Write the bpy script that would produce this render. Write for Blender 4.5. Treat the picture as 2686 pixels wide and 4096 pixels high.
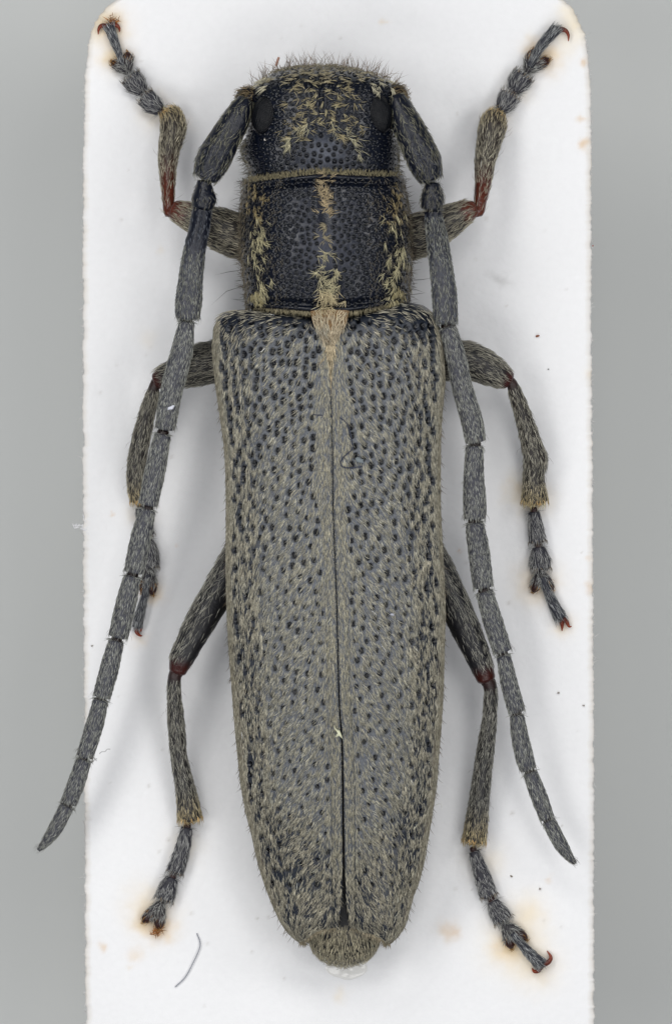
import bpy, math
import numpy as np

# ------------------------------------------------------------------ scene, camera, light
scene = bpy.context.scene
for o in list(bpy.data.objects):
    bpy.data.objects.remove(o)
COL = scene.collection
rng = np.random.default_rng(11)

S = 100.0                      # model micro-units per scene unit (1 unit = about 0.38 mm of beetle)
CX, CY = 1343.0, 2048.0
D_CAM, Z_MATCH = 600.0, 3.0

cam_data = bpy.data.cameras.new("camera")
cam = bpy.data.objects.new("camera", cam_data)
COL.objects.link(cam)
cam.location = (0, 0, D_CAM + Z_MATCH)
cam.rotation_euler = (0, 0, 0)
cam_data.sensor_fit = 'VERTICAL'
cam_data.sensor_height = 36.0
cam_data.lens = 36.0 * D_CAM / 40.96
cam_data.clip_start = 1.0
cam_data.clip_end = 2000.0
scene.camera = cam

world = bpy.data.worlds.new("World")
scene.world = world
world.use_nodes = True
wb = world.node_tree.nodes["Background"]
wb.inputs[0].default_value = (0.88, 0.97, 1.14, 1)
wb.inputs[1].default_value = 0.16

def softbox(name, az, el, dist, size, power):
    d = bpy.data.lights.new(name, 'AREA')
    d.shape = 'SQUARE'
    d.size = size
    d.energy = power
    d.color = (1.0, 0.99, 0.97)
    o = bpy.data.objects.new(name, d)
    COL.objects.link(o)
    a, e = math.radians(az), math.radians(el)
    o.location = (dist * math.cos(e) * math.cos(a), dist * math.cos(e) * math.sin(a), dist * math.sin(e))
    import mathutils
    o.rotation_euler = mathutils.Vector(o.location).to_track_quat('Z', 'Y').to_euler()
    return o

LAMPS = 8
for k in range(LAMPS):        # a ring of small diffused lamps round the lens axis
    softbox("ring_lamp" if k == 0 else "ring_lamp.%03d" % k, 22.5 + 45 * k, (44, 60)[k % 2], 80, 26, 10300 * (1.0 + 0.16 * math.cos(math.radians(22.5 + 45 * k - 120))))

scene.view_settings.view_transform = 'Standard'
scene.view_settings.look = 'None'
scene.view_settings.exposure = 0.0
scene.view_settings.gamma = 1.0

# ------------------------------------------------------------------ helpers
def lin(r, g, b, a=1.0):
    def f(c):
        c /= 255.0
        return c / 12.92 if c <= 0.04045 else ((c + 0.055) / 1.055) ** 2.4
    return np.array([f(r), f(g), f(b), a])

_tab = np.random.default_rng(5).random((256, 256))
def vnoise(x, y, seed=0):
    x = np.asarray(x, float) + seed * 17.31
    y = np.asarray(y, float) + seed * 9.73
    xi = np.floor(x).astype(int); yi = np.floor(y).astype(int)
    fx = x - xi; fy = y - yi
    fx = fx * fx * (3 - 2 * fx); fy = fy * fy * (3 - 2 * fy)
    a = _tab[xi % 256, yi % 256]; b = _tab[(xi + 1) % 256, yi % 256]
    c = _tab[xi % 256, (yi + 1) % 256]; d = _tab[(xi + 1) % 256, (yi + 1) % 256]
    return (a * (1 - fx) + b * fx) * (1 - fy) + (c * (1 - fx) + d * fx) * fy

def fbm(x, y, seed=0, oct=3):
    v = 0; amp = 0.5; tot = 0
    for k in range(oct):
        v = v + amp * vnoise(x * 2 ** k, y * 2 ** k, seed + k * 3)
        tot += amp; amp *= 0.5
    return v / tot

def sm(a, b, x):
    t = np.clip((np.asarray(x, float) - a) / (b - a), 0, 1)
    return t * t * (3 - 2 * t)

def curve(tab):
    """smooth monotone-ish interpolation of a table of (key, value)"""
    k = np.array([p[0] for p in tab], float); v = np.array([p[1] for p in tab], float)
    h = np.diff(k); dl = np.diff(v) / h
    m = np.zeros_like(v); m[0] = dl[0]; m[-1] = dl[-1]
    for i in range(1, len(v) - 1):
        if dl[i - 1] * dl[i] > 0:
            w1 = 2 * h[i] + h[i - 1]; w2 = h[i] + 2 * h[i - 1]
            m[i] = (w1 + w2) / (w1 / dl[i - 1] + w2 / dl[i])
    def f(x):
        x = np.clip(np.asarray(x, float), k[0], k[-1])
        i = np.clip(np.searchsorted(k, x, side='right') - 1, 0, len(k) - 2)
        t = (x - k[i]) / h[i]
        return ((2 * t**3 - 3 * t**2 + 1) * v[i] + (t**3 - 2 * t**2 + t) * h[i] * m[i]
                + (-2 * t**3 + 3 * t**2) * v[i + 1] + (t**3 - t**2) * h[i] * m[i + 1])
    return f

def norm(v):
    return v / np.maximum(np.linalg.norm(v, axis=-1, keepdims=True), 1e-9)

def to_world(V):
    W = np.empty_like(V)
    W[:, 0] = (V[:, 0] - CX) / S
    W[:, 1] = (CY - V[:, 1]) / S
    W[:, 2] = V[:, 2] / S
    return W

class MB:
    """collects quads, triangles, material slots and one colour per point; links them as ONE mesh object"""
    def __init__(self):
        self.V = []; self.T = []; self.F = []; self.n = 0
    def add(self, V, tint, quads=None, tris=None, mat=0):
        V = np.asarray(V, float).reshape(-1, 3)
        tint = np.asarray(tint, float)
        if tint.ndim == 1:
            tint = np.tile(tint, (len(V), 1))
        self.V.append(V); self.T.append(tint.reshape(-1, 4))
        if quads is not None and len(quads): self.F.append((np.asarray(quads) + self.n, mat))
        if tris is not None and len(tris): self.F.append((np.asarray(tris) + self.n, mat))
        self.n += len(V)
    def build(self, name, mats, parent=None):
        V = to_world(np.concatenate(self.V)); T = np.concatenate(self.T)
        me = bpy.data.meshes.new(name)
        me.vertices.add(len(V)); me.vertices.foreach_set("co", V.astype(np.float32).ravel())
        # y is flipped on the way to the world, so faces are turned round too
        idx = np.concatenate([f[:, ::-1].ravel() for f, m in self.F]).astype(np.int32)
        sizes = np.concatenate([np.full(len(f), f.shape[1]) for f, m in self.F])
        mi = np.concatenate([np.full(len(f), m) for f, m in self.F]).astype(np.int32)
        starts = np.concatenate([[0], np.cumsum(sizes)[:-1]]).astype(np.int32)
        me.loops.add(len(idx)); me.loops.foreach_set("vertex_index", idx)
        me.polygons.add(len(sizes)); me.polygons.foreach_set("loop_start", starts)
        me.polygons.foreach_set("material_index", mi)
        me.polygons.foreach_set("use_smooth", np.ones(len(sizes), bool))
        at = me.attributes.new("tint", 'FLOAT_COLOR', 'POINT')
        at.data.foreach_set("color", T.astype(np.float32).ravel())
        for m in (mats if isinstance(mats, (list, tuple)) else [mats]):
            me.materials.append(m)
        me.update(calc_edges=True); me.validate()
        o = bpy.data.objects.new(name, me)
        COL.objects.link(o)
        if parent is not None:
            o.parent = parent
        return o

def grid_quads(R, C, wrap=False):
    i = np.arange(R - 1)[:, None]
    j = np.arange(C if wrap else C - 1)[None, :]
    a = i * C + j; b = i * C + (j + 1) % C
    c = (i + 1) * C + (j + 1) % C; d = (i + 1) * C + j
    return np.stack([a, b, c, d], -1).reshape(-1, 4)

def grid_normals(P, wrap=False):
    du = np.gradient(P, axis=0)
    if wrap:
        Q = np.concatenate([P[:, -1:], P, P[:, :1]], 1)
        dv = np.gradient(Q, axis=1)[:, 1:-1]
    else:
        dv = np.gradient(P, axis=1)
    return norm(np.cross(du, dv)), du, dv

def sample_grid(P, N, dens, wrap=False, rs=rng):
    """random roots over a grid; dens(cell centres, cell normals) in hairs per square unit"""
    R, C = P.shape[:2]
    P2 = np.concatenate([P, P[:, :1]], 1) if wrap else P
    N2 = np.concatenate([N, N[:, :1]], 1) if wrap else N
    a = P2[:-1, :-1]; b = P2[:-1, 1:]; c = P2[1:, 1:]; d = P2[1:, :-1]
    area = 0.5 * np.linalg.norm(np.cross(c - a, d - b), axis=-1)
    cen = (a + b + c + d) / 4
    w = area * dens(cen, N2[:-1, :-1])
    n = int(w.sum())
    if n < 1:
        return np.zeros((0, 3)), np.zeros((0, 3)), (np.zeros(0, int), np.zeros(0, int))
    cdf = np.cumsum(w.ravel()); pick = np.searchsorted(cdf, rs.random(n) * cdf[-1])
    pick = np.minimum(pick, w.size - 1)
    ii, jj = np.divmod(pick, w.shape[1])
    u = rs.random(n)[:, None]; v = rs.random(n)[:, None]
    p = (a[ii, jj] * (1 - u) + d[ii, jj] * u) * (1 - v) + (b[ii, jj] * (1 - u) + c[ii, jj] * u) * v
    return p, N2[ii, jj], (ii, jj)

HAIR_W = 0.66
def add_hairs(mb, base, nrm, dirs, length, width, lift, tint, mat=1, droop=0.5, rs=rng):
    """tapered three-sided hairs lying along dirs and lifted off the surface by lift (radians)"""
    n = len(base)
    if n == 0: return
    length = np.broadcast_to(length, (n,)).astype(float)[:, None]
    width = np.broadcast_to(width, (n,)).astype(float)[:, None] * HAIR_W
    lift = np.broadcast_to(lift, (n,)).astype(float)[:, None]
    t = norm(dirs - nrm * (dirs * nrm).sum(-1, keepdims=True))
    s = norm(np.cross(nrm, t))
    bend = rs.normal(0, 0.24, (n, 1))
    p0 = base - nrm * width * 0.3
    p1 = base + length * 0.5 * (t * np.cos(lift) + nrm * np.sin(lift) + s * bend * 0.5)
    l2 = lift * droop
    p2 = p1 + length * 0.5 * (t * np.cos(l2) + nrm * np.sin(l2) + s * bend * 1.4)
    hw = width * 0.5
    V = np.stack([p0 - s * hw * 0.8, p0 + s * hw * 0.8, p0 + nrm * hw * 1.1,
                  p1 - s * hw, p1 + s * hw, p1 + nrm * hw * 1.2, p2], 1)
    k = (np.arange(n) * 7)[:, None, None]
    q = np.array([[0, 1, 4, 3], [1, 2, 5, 4], [2, 0, 3, 5]])[None] + k
    tr = np.array([[3, 4, 6], [4, 5, 6], [5, 3, 6]])[None] + k
    tint = np.asarray(tint, float)
    if tint.ndim == 1: tint = np.tile(tint, (n, 1))
    mb.add(V.reshape(-1, 3), np.repeat(tint, 7, 0), q.reshape(-1, 4), tr.reshape(-1, 3), mat)

def vary(col, n, amt=0.25, rs=rng):
    c = np.tile(np.asarray(col, float), (n, 1))
    c[:, :3] *= np.exp(rs.normal(0, amt, (n, 1)))
    c[:, :3] = np.clip(c[:, :3], 0, 0.85)
    return c

def mixcol(a, b, f):
    f = np.asarray(f, float)[..., None]
    return np.asarray(a) * (1 - f) + np.asarray(b) * f

def catmull(pts, step):
    p = np.asarray(pts, float)
    q = np.vstack([2 * p[0] - p[1], p, 2 * p[-1] - p[-2]])
    out = []
    for i in range(1, len(q) - 2):
        L = np.linalg.norm(q[i + 1, :3] - q[i, :3]); n = max(2, int(L / step))
        t = (np.arange(n) / n)[:, None]
        a, b, c, d = q[i - 1], q[i], q[i + 1], q[i + 2]
        out.append(0.5 * (2 * b + (c - a) * t + (2 * a - 5 * b + 4 * c - d) * t**2 + (3 * b - a - 3 * c + d) * t**3))
    out.append(p[-1:])
    return np.concatenate(out)

def tube(mb, pts, tint, step=6, seg=18, zsc=1.0, cap=0.45, mat=0, rough=0.0, seed=0):
    """a limb piece along (x, y, z, r) points with rounded ends. Returns grid, normals, tangents, 0..1 along"""
    c = catmull(pts, step)
    pos, r = c[:, :3], np.maximum(c[:, 3], 1.0)
    T = norm(np.gradient(pos, axis=0))
    # rounded ends: rings that pull in towards the tips
    ph = np.linspace(0, math.pi / 2, 5)[:-1]
    h0 = pos[0] - T[0] * (r[0] * cap * np.cos(ph))[:, None]
    h1 = pos[-1] + T[-1] * (r[-1] * cap * np.sin(ph + ph[1]))[:, None]
    pos = np.vstack([h0, pos, h1])
    r = np.concatenate([r[0] * np.maximum(np.sin(ph), 0.02), r, r[-1] * np.maximum(np.cos(ph + ph[1]), 0.02)])
    T = np.vstack([np.tile(T[0], (len(h0), 1)), T, np.tile(T[-1], (len(h1), 1))])
    side = norm(np.cross(T, np.array([0, 0, 1.0])))
    up = np.cross(side, T)
    a = np.arange(seg) * 2 * math.pi / seg
    n3 = side[:, None] * np.cos(a)[None, :, None] + up[:, None] * np.sin(a)[None, :, None] * zsc
    rr = r[:, None]
    if rough:
        d = np.cumsum(np.r_[0, np.linalg.norm(np.diff(pos, axis=0), axis=1)])
        rr = rr * (1 + rough * (vnoise(d[:, None] / 14 + 0 * a[None], 3 * a[None] + 0 * d[:, None], seed) - 0.5))
    P = pos[:, None] + n3 * rr[..., None]
    N0 = norm(side[:, None] * np.cos(a)[None, :, None] + up[:, None] * np.sin(a)[None, :, None])
    N, T, _ = grid_normals(P, True)
    N = N * np.sign((N * N0).sum(-1, keepdims=True) + 1e-9); T = norm(T)
    s = np.cumsum(np.r_[0, np.linalg.norm(np.diff(pos, axis=0), axis=1)]); s /= s[-1]
    tn = tint(s) if callable(tint) else tint
    if np.ndim(tn) == 2: tn = np.repeat(tn, seg, 0)
    mb.add(P.reshape(-1, 3), tn, grid_quads(len(pos), seg, True), None, mat)
    return P, N, T, s

def tube_hairs(mb, tb, dens, length, width, lift, tint, spread=0.25, mat=1, lo=-0.55, rs=rng, smin=0.0, smax=1.0, bare=0, thin=0):
    P, N, T, s = tb
    ss = np.broadcast_to(s[:, None], P.shape[:2])
    sc = (ss[:-1, :] + ss[1:, :]) / 2
    def dn(c, n):
        w = dens if not bare else dens * (1 - sm(-.15, .35, n[..., 0] * bare) * (.92))
        if thin: w = w * (.25 + .75 * sm(.1, thin, sc))
        return w * (n[..., 2] > lo) * (sc >= smin) * (sc <= smax)
    p, n, (ii, jj) = sample_grid(P, N, dn, True, rs)
    if len(p) == 0: return
    t = T[ii, jj]
    sd = norm(np.cross(n, t))
    d = t + sd * rs.normal(0, spread, (len(p), 1))
    tn = tint(s[ii]) if callable(tint) else np.tile(np.asarray(tint, float), (len(p), 1))
    tn = tn.copy(); tn[:, :3] = np.clip(tn[:, :3] * np.exp(rs.normal(0, 0.28, (len(p), 1))), 0, 0.85)
    L = length * rs.uniform(0.7, 1.25, len(p))
    add_hairs(mb, p, n, d, L, width * rs.uniform(0.75, 1.25, len(p)), lift * rs.uniform(0.5, 1.5, len(p)), tn, mat, rs=rs)

def set_props(o, label=None, category=None, group=None, kind=None):
    if label: o["label"] = label
    if category: o["category"] = category
    if group: o["group"] = group
    if kind: o["kind"] = kind
    return o

def empty(name, loc, parent=None):
    o = bpy.data.objects.new(name, None)
    o.empty_display_size = 0.5
    COL.objects.link(o)
    if parent is not None: o.parent = parent
    else: o.location = loc
    return o

# ------------------------------------------------------------------ materials
def new_mat(name):
    m = bpy.data.materials.new(name)
    m.use_nodes = True
    nt = m.node_tree
    return m, nt, nt.nodes["Principled BSDF"]

def tint_mat(name, rough0, rough1, spec=0.5, bump=0.0, bump_scale=8.0, noise=0.0, coat=0.0):
    """base colour from the point colour, roughness from its alpha (0 bare and glossy, 1 dusty)"""
    m, nt, b = new_mat(name)
    at = nt.nodes.new("ShaderNodeAttribute"); at.attribute_name = "tint"
    mr = nt.nodes.new("ShaderNodeMapRange")
    mr.inputs[3].default_value = rough0; mr.inputs[4].default_value = rough1
    nt.links.new(at.outputs["Alpha"], mr.inputs[0])
    nt.links.new(mr.outputs[0], b.inputs["Roughness"])
    b.inputs["Specular IOR Level"].default_value = spec
    tc = nt.nodes.new("ShaderNodeTexCoord")
    nz = nt.nodes.new("ShaderNodeTexNoise")
    nz.inputs["Scale"].default_value = bump_scale; nz.inputs["Detail"].default_value = 3
    nt.links.new(tc.outputs["Object"], nz.inputs["Vector"])
    if noise:
        m2 = nt.nodes.new("ShaderNodeMapRange")
        m2.inputs[1].default_value = 0.3; m2.inputs[2].default_value = 0.7
        m2.inputs[3].default_value = 1 - noise; m2.inputs[4].default_value = 1 + noise
        nt.links.new(nz.outputs["Fac"], m2.inputs[0])
        mx = nt.nodes.new("ShaderNodeVectorMath"); mx.operation = 'SCALE'
        nt.links.new(at.outputs["Color"], mx.inputs[0]); nt.links.new(m2.outputs[0], mx.inputs["Scale"])
        nt.links.new(mx.outputs[0], b.inputs["Base Color"])
    else:
        nt.links.new(at.outputs["Color"], b.inputs["Base Color"])
    if bump:
        bp = nt.nodes.new("ShaderNodeBump")
        bp.inputs["Strength"].default_value = bump; bp.inputs["Distance"].default_value = 0.05
        nt.links.new(nz.outputs["Fac"], bp.inputs["Height"]); nt.links.new(bp.outputs[0], b.inputs["Normal"])
    if coat:
        b.inputs["Coat Weight"].default_value = coat
    return m

M_CUT = tint_mat("cuticle", 0.18, 0.6, 0.36, bump=0.10, bump_scale=16.0, noise=0.35)
M_LIMB = tint_mat("limb_cuticle", 0.24, 0.6, 0.36, bump=0.4, bump_scale=11.0, noise=0.3)
M_HAIR = tint_mat("hair", 0.4, 0.5, 0.35)
M_CARD = tint_mat("paper_card", 0.8, 0.9, 0.2, bump=0.35, bump_scale=3.5, noise=0.012)
M_FIBRE = tint_mat("fibre", 0.5, 0.7, 0.3)

M_EYE, nt, b = new_mat("compound_eye")
b.inputs["Base Color"].default_value = (0.002, 0.0025, 0.004, 1)
b.inputs["Roughness"].default_value = 0.13
b.inputs["Specular IOR Level"].default_value = 0.22
M_BACK, nt, b = new_mat("grey_foam")
nz = nt.nodes.new("ShaderNodeTexNoise"); nz.inputs["Scale"].default_value = 0.05; nz.inputs["Detail"].default_value = 2
tc = nt.nodes.new("ShaderNodeTexCoord"); nt.links.new(tc.outputs["Object"], nz.inputs["Vector"])
rp = nt.nodes.new("ShaderNodeValToRGB")
rp.color_ramp.elements[0].color = tuple(lin(206, 207, 204)); rp.color_ramp.elements[1].color = tuple(lin(212, 214, 213))
nt.links.new(nz.outputs["Fac"], rp.inputs[0]); nt.links.new(rp.outputs[0], b.inputs["Base Color"])
b.inputs["Roughness"].default_value = 0.95; b.inputs["Specular IOR Level"].default_value = 0.1

M_GLUE, nt, b = new_mat("dried_glue")
b.inputs["Base Color"].default_value = (0.86, 0.85, 0.82, 1)
b.inputs["Roughness"].default_value = 0.12
b.inputs["Transmission Weight"].default_value = 0.12
b.inputs["IOR"].default_value = 1.45

# ------------------------------------------------------------------ setting: backdrop and card
mb = MB()
zb = -1350.0
e = 30000.0
gx = np.linspace(-e, e, 9); P = np.stack(np.meshgrid(gx + CX, gx + CY, indexing='xy') + [np.full((9, 9), zb)], -1)
mb.add(P.reshape(-1, 3), np.array([.4, .4, .4, 1.]), grid_quads(9, 9))
set_props(mb.build("backdrop", M_BACK), kind="structure")

card_l = curve([(-92, 1000), (-88, 760), (-70, 620), (-40, 520), (0, 448), (32, 410), (109, 365), (186, 347), (300, 337), (500, 331),
                (1000, 328), (2000, 329), (3000, 334), (3600, 336), (4500, 344)])
card_r = curve([(-92, 1700), (-88, 1960), (-70, 2090), (-40, 2200), (0, 2268), (44, 2305), (88, 2323), (132, 2341), (263, 2360), (400, 2366),
                (1200, 2368), (2200, 2374), (3200, 2378), (4500, 2380)])
STAINS = [  # x, y, radius, strength, browner
    (440, 95, 70, .9, .3), (455, 225, 60, .9, .2), (620, 440, 70, .45, .1), (700, 500, 45, .5, .1), (360, 60, 90, .7, .0),
    (2190, 225, 60, .9, .3), (2130, 180, 40, .6, .3), (2080, 340, 60, .4, .1), (2270, 130, 70, .4, 0), (1990, 470, 60, .45, .1),
    (2140, 2000, 70, .5, .2), (2150, 2330, 85, .7, .2), (2090, 1960, 70, .45, .1), (2250, 2500, 45, .6, .2),
    (560, 2060, 50, .5, .1), (610, 2370, 45, .8, .3), (560, 2560, 30, .4, .3),
    (600, 3640, 95, .65, .15), (640, 3730, 55, .9, .4), (570, 3700, 40, .8, .3), (730, 3400, 70, .3, .05),
    (1940, 3460, 80, .35, .05), (2040, 3800, 60, .9, .4), (2060, 3780, 120, .55, .05), (2110, 3660, 75, .5, .1), (2150, 3880, 90, .5, .1),
    (1790, 3730, 40, .55, .5), (1830, 3740, 24, .5, .6), (405, 3795, 16, .6, .5), (408, 3815, 14, .5, .5), (540, 3825, 30, .4, .4), (520, 3885, 12, .3, .3),
    (2335, 240, 16, .8, .5), (2345, 570, 22, .8, .5), (2330, 470, 14, .6, .5), (2325, 90, 40, .5, .0), (2290, 40, 50, .5, .0),
    (1540, 70, 14, .4, .3), (1360, 3990, 30, .3, .1), (640, 1000, 18, .2, .2), (440, 2052, 9, .5, .6), (708, 2175, 8, .5, .7), (1843, 2213, 10, .5, .7),
    (590, 1350, 40, .15, .1), (2368, 1500, 26, .4, .2), (2368, 2350, 22, .6, .6), (2366, 2240, 14, .5, .5), (2200, 3520, 14, .4, .5)]
nr, nc = 560, 236
ys = np.concatenate([[-92, -91, -90, -88, -84, -78], np.linspace(-70, 4500, nr - 6)])
XL, XR = card_l(ys), card_r(ys)
XL = XL + 9 * (fbm(ys / 22, ys * 0, 1) - .5) + 9 * (vnoise(ys / 9, ys * 0, 7) - .5)
XR = XR + 9 * (fbm(ys / 22, ys * 0, 2) - .5) + 9 * (vnoise(ys / 9, ys * 0, 8) - .5)
f = np.linspace(0, 1, nc)
X = XL[:, None] + (XR - XL)[:, None] * f[None]
Y = np.repeat(ys[:, None], nc, 1)
Z = 1.6 * (fbm(X / 60, Y / 60, 4) - .5) + 1.0 * (vnoise(X / 14, Y / 14, 5) - .5)
edge = np.minimum(X - XL[:, None], XR[:, None] - X)
edge = np.minimum(edge, Y + 92 + 2)
Z = Z - 7 * (1 - sm(0, 22, edge))
def st(X, Y):
    tin = np.tile(lin(236, 236, 237, 0.5), X.shape + (1,))
    tin[..., :3] *= (1 + 0.03 * (fbm(X / 300, Y / 300, 9) - .5))[..., None]
    wx = X + 44 * (fbm(X / 35, Y / 35, 21) - .5); wy = Y + 44 * (fbm(X / 35, Y / 35, 22) - .5)
    for sx, sy, r, k, br in STAINS:
        d = np.hypot(wx - sx, wy - sy) / r
        m = np.exp(-d * d * 1.2) * k
        c = mixcol(lin(238, 214, 158), lin(190, 128, 66), br)
        tin[..., :3] = tin[..., :3] * (1 - m[..., None] * 0.75) + c[:3] * m[..., None] * 0.75
    rsk = np.random.default_rng(404)
    for k in range(130):        # specks in the paper
        sx, sy = rsk.uniform(380, 2340), rsk.uniform(20, 4080); r_ = rsk.uniform(4, 8)
        i0, i1 = np.searchsorted(Y[:, 0], [sy - 24, sy + 24])
        mm = np.exp(-((X[i0:i1] - sx)**2 + (Y[i0:i1] - sy)**2) / r_**2) * rsk.uniform(.08, .4)
        tin[i0:i1, :, :3] = tin[i0:i1, :, :3] * (1 - mm[..., None]) + (lin(150, 140, 126) if rsk.random() < .7 else lin(250, 250, 252))[:3] * mm[..., None]
    m = np.exp(-((wx - 2000) / 46)**2 - ((wy - 1112 - (wx - 2000) * .35) / 20)**2) * .28      # grey smear
    tin[..., :3] = tin[..., :3] * (1 - m[..., None]) + lin(140, 138, 132)[:3] * m[..., None]
    e2 = np.minimum(X - XL[:, None], XR[:, None] - X)
    m = (1 - sm(0, 30, e2)) * (.25 + .5 * fbm(X / 40, Y / 60, 31))
    tin[..., :3] = tin[..., :3] * (1 - m[..., None]) + lin(214, 205, 190)[:3] * m[..., None]
    return tin
TI = st(X, Y)
P = np.stack([X, Y, Z], -1)
low_l = P[:, :1].copy(); low_l[..., 2] = -48; low_r = P[:, -1:].copy(); low_r[..., 2] = -48
P = np.concatenate([low_l, P, low_r], 1); TI = np.concatenate([TI[:, :1], TI, TI[:, -1:]], 1)
top = P[:1].copy(); top[..., 2] = -48
P = np.concatenate([top, P], 0); TI = np.concatenate([TI[:1], TI], 0)
mb = MB()
mb.add(P.reshape(-1, 3), TI.reshape(-1, 4), grid_quads(P.shape[0], P.shape[1]))
bot = np.stack([P[:, 0], P[:, -1]], 1); mb.add(bot.reshape(-1, 3) - [0, 0, .5], lin(225, 222, 216), grid_quads(len(bot), 2)[:, ::-1])
card = mb.build("mounting_card", M_CARD)
set_props(card, "white paper mounting card with rounded upper corners and yellowish glue stains, under the beetle", "card")
# frayed paper fibres along the cut edges, one uncountable part
mb = MB()
n = 900
yy = rng.uniform(-20, 4300, n); lr = rng.random(n) < .5
xx = np.where(lr, card_l(yy) + 2, card_r(yy) - 2)
d = np.stack([np.where(lr, -1, 1) * rng.uniform(.1, 1, n), rng.normal(0, 1, n), rng.normal(0, .25, n)], -1)
add_hairs(mb, np.stack([xx, yy, rng.uniform(-40, -4, n)], -1), np.tile([0, 0, 1.], (n, 1)), d, rng.uniform(6, 20, n) * np.where(rng.random(n) < .05, 2.2, 1), 3.0, rng.normal(0, .3, n), vary(lin(228, 226, 224), n, .05), 0)
set_props(mb.build("paper_fibre", M_CARD, card), kind="stuff")

# ------------------------------------------------------------------ the beetle
beetle = empty("beetle", ((1343 - CX) / S, 0.0, 0.0))
set_props(beetle, "grey longhorn beetle with black head and thorax, long antennae, glued on the white card", "beetle")

BLACK = lin(14, 17, 25, 0.0)
GREYC = lin(91, 94, 99, 1.0)
CREAM = lin(214, 198, 150); TAN = lin(205, 170, 122); OLIVE = lin(178, 170, 134); SILVER = lin(170, 172, 172)
BROWN = lin(92, 62, 46); RED = lin(84, 40, 27, 0.0); DRED = lin(58, 24, 20, 0.1)

suture = curve([(1240, 1320), (1400, 1322), (1580, 1323), (1800, 1329), (2000, 1331), (2124, 1335), (2348, 1344), (2573, 1350), (2797, 1356), (3000, 1368), (3300, 1372), (3800, 1377)])

# --- continuous trunk under the plates, abdomen tip showing behind
hwid = curve([(470, 20), (500, 120), (560, 230), (640, 280), (720, 270), (800, 290), (980, 312), (1180, 305), (1235, 310), (1300, 370), (1500, 405), (2500, 395), (3000, 360), (3300, 300), (3550, 205), (3700, 150), (3760, 140), (3800, 126), (3830, 102), (3850, 74), (3862, 42), (3868, 6)])
ztop = curve([(470, 260), (560, 420), (720, 500), (1000, 540), (1240, 500), (1300, 520), (2500, 545), (3000, 480), (3400, 370), (3700, 255), (3780, 230), (3840, 180), (3868, 130)])
zbot = curve([(470, 200), (560, 120), (720, 110), (1300, 50), (3000, 45), (3700, 60), (3868, 120)])
ys = np.unique(np.concatenate([np.linspace(470, 3700, 160), np.linspace(3700, 3868, 34)]))
cxb = np.where(ys < 1300, np.interp(ys, [470, 700, 980, 1300], [1285, 1290, 1303, 1320]), suture(ys))
a = np.linspace(0, 2 * math.pi, 73)[:-1]
zc = (ztop(ys) + zbot(ys)) / 2; zr = (ztop(ys) - zbot(ys)) / 2
P = np.stack([cxb[:, None] + hwid(ys)[:, None] * np.cos(a)[None], np.repeat(ys[:, None], 72, 1), zc[:, None] + zr[:, None] * np.sin(a)[None]], -1)
mb = MB(); mb.add(P.reshape(-1, 3), lin(22, 22, 24, .5), grid_quads(len(ys), 72, True))
body = mb.build("body", M_CUT, beetle)
N, _, _ = grid_normals(P, True); N *= np.sign((N * (P - np.stack([cxb, ys, zc], -1)[:, None])).sum(-1))[..., None]
mb = MB()
p, n_, _ = sample_grid(P, N, lambda c, n: 0.016 * (c[..., 1] > 3690) * (n[..., 2] > -.3), True)
d = np.stack([(p[:, 0] - 1375) * .004 + rng.normal(0, .12, len(p)), np.ones(len(p)), np.zeros(len(p))], -1)
add_hairs(mb, p, n_, d, rng.uniform(26, 48, len(p)), rng.uniform(3, 4.4, len(p)), rng.uniform(.05, .2, len(p)), vary(lin(180, 172, 148), len(p), .3), 0)
set_props(mb.build("hair", M_HAIR, body), kind="stuff")

# --- generic plate: rows run along the body, columns over the back (both ends at the flanks)
def half_profile(n, ncol, wall, power):
    """unit cross-section from the top (0,1) to the edge (1,0) and a wall below, evenly spaced"""
    th = np.linspace(0, math.pi / 2, 400)
    x = np.sin(th) ** (2 / n); z = np.cos(th) ** (2 / n)
    return x, z

def section(hw, H, wall, n, ncol):
    th = np.linspace(0, math.pi / 2, 300)
    x = np.sin(th) ** (2 / n); z = np.cos(th) ** (2 / n)
    xs = np.r_[x, 0.985, 0.94]; zs = np.r_[z * H, -wall * .5, -wall]
    s = np.cumsum(np.r_[0, np.hypot(np.diff(xs * hw), np.diff(zs))])
    q = np.linspace(0, s[-1], ncol)
    return np.interp(q, s, xs), np.interp(q, s, zs)

def plate(rows_y, left, right, mid, z_e, H, wall, n=2.4, ncol=90, yf=None):
    """full plate with left and right halves joined. yf(rowindex fraction, v) gives y; v in -1..1"""
    R = len(rows_y)
    P = np.zeros((R, 2 * ncol - 1, 3)); V = np.zeros((R, 2 * ncol - 1))
    for i, y in enumerate(rows_y):
        xu, zu = section(330, H[i], wall[i], n, ncol)
        v = np.r_[-xu[::-1], xu[1:]]; z = np.r_[zu[::-1], zu[1:]]
        yy = yf(i / (R - 1), v) if yf else np.full_like(v, y)
        l, r, m = left(yy), right(yy), mid(yy)
        P[i, :, 0] = np.where(v < 0, m + (m - l) * v, m + (r - m) * v)
        P[i, :, 1] = yy; P[i, :, 2] = z_e[i] + z; V[i] = v
    return P, V

def stamp(P, N, cx, cy, r, fn):
    """apply fn(dist/r, index arrays) to grid points near (cx, cy)"""
    m = (np.abs(P[..., 1] - cy) < r) & (np.abs(P[..., 0] - cx) < r)
    return m

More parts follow.
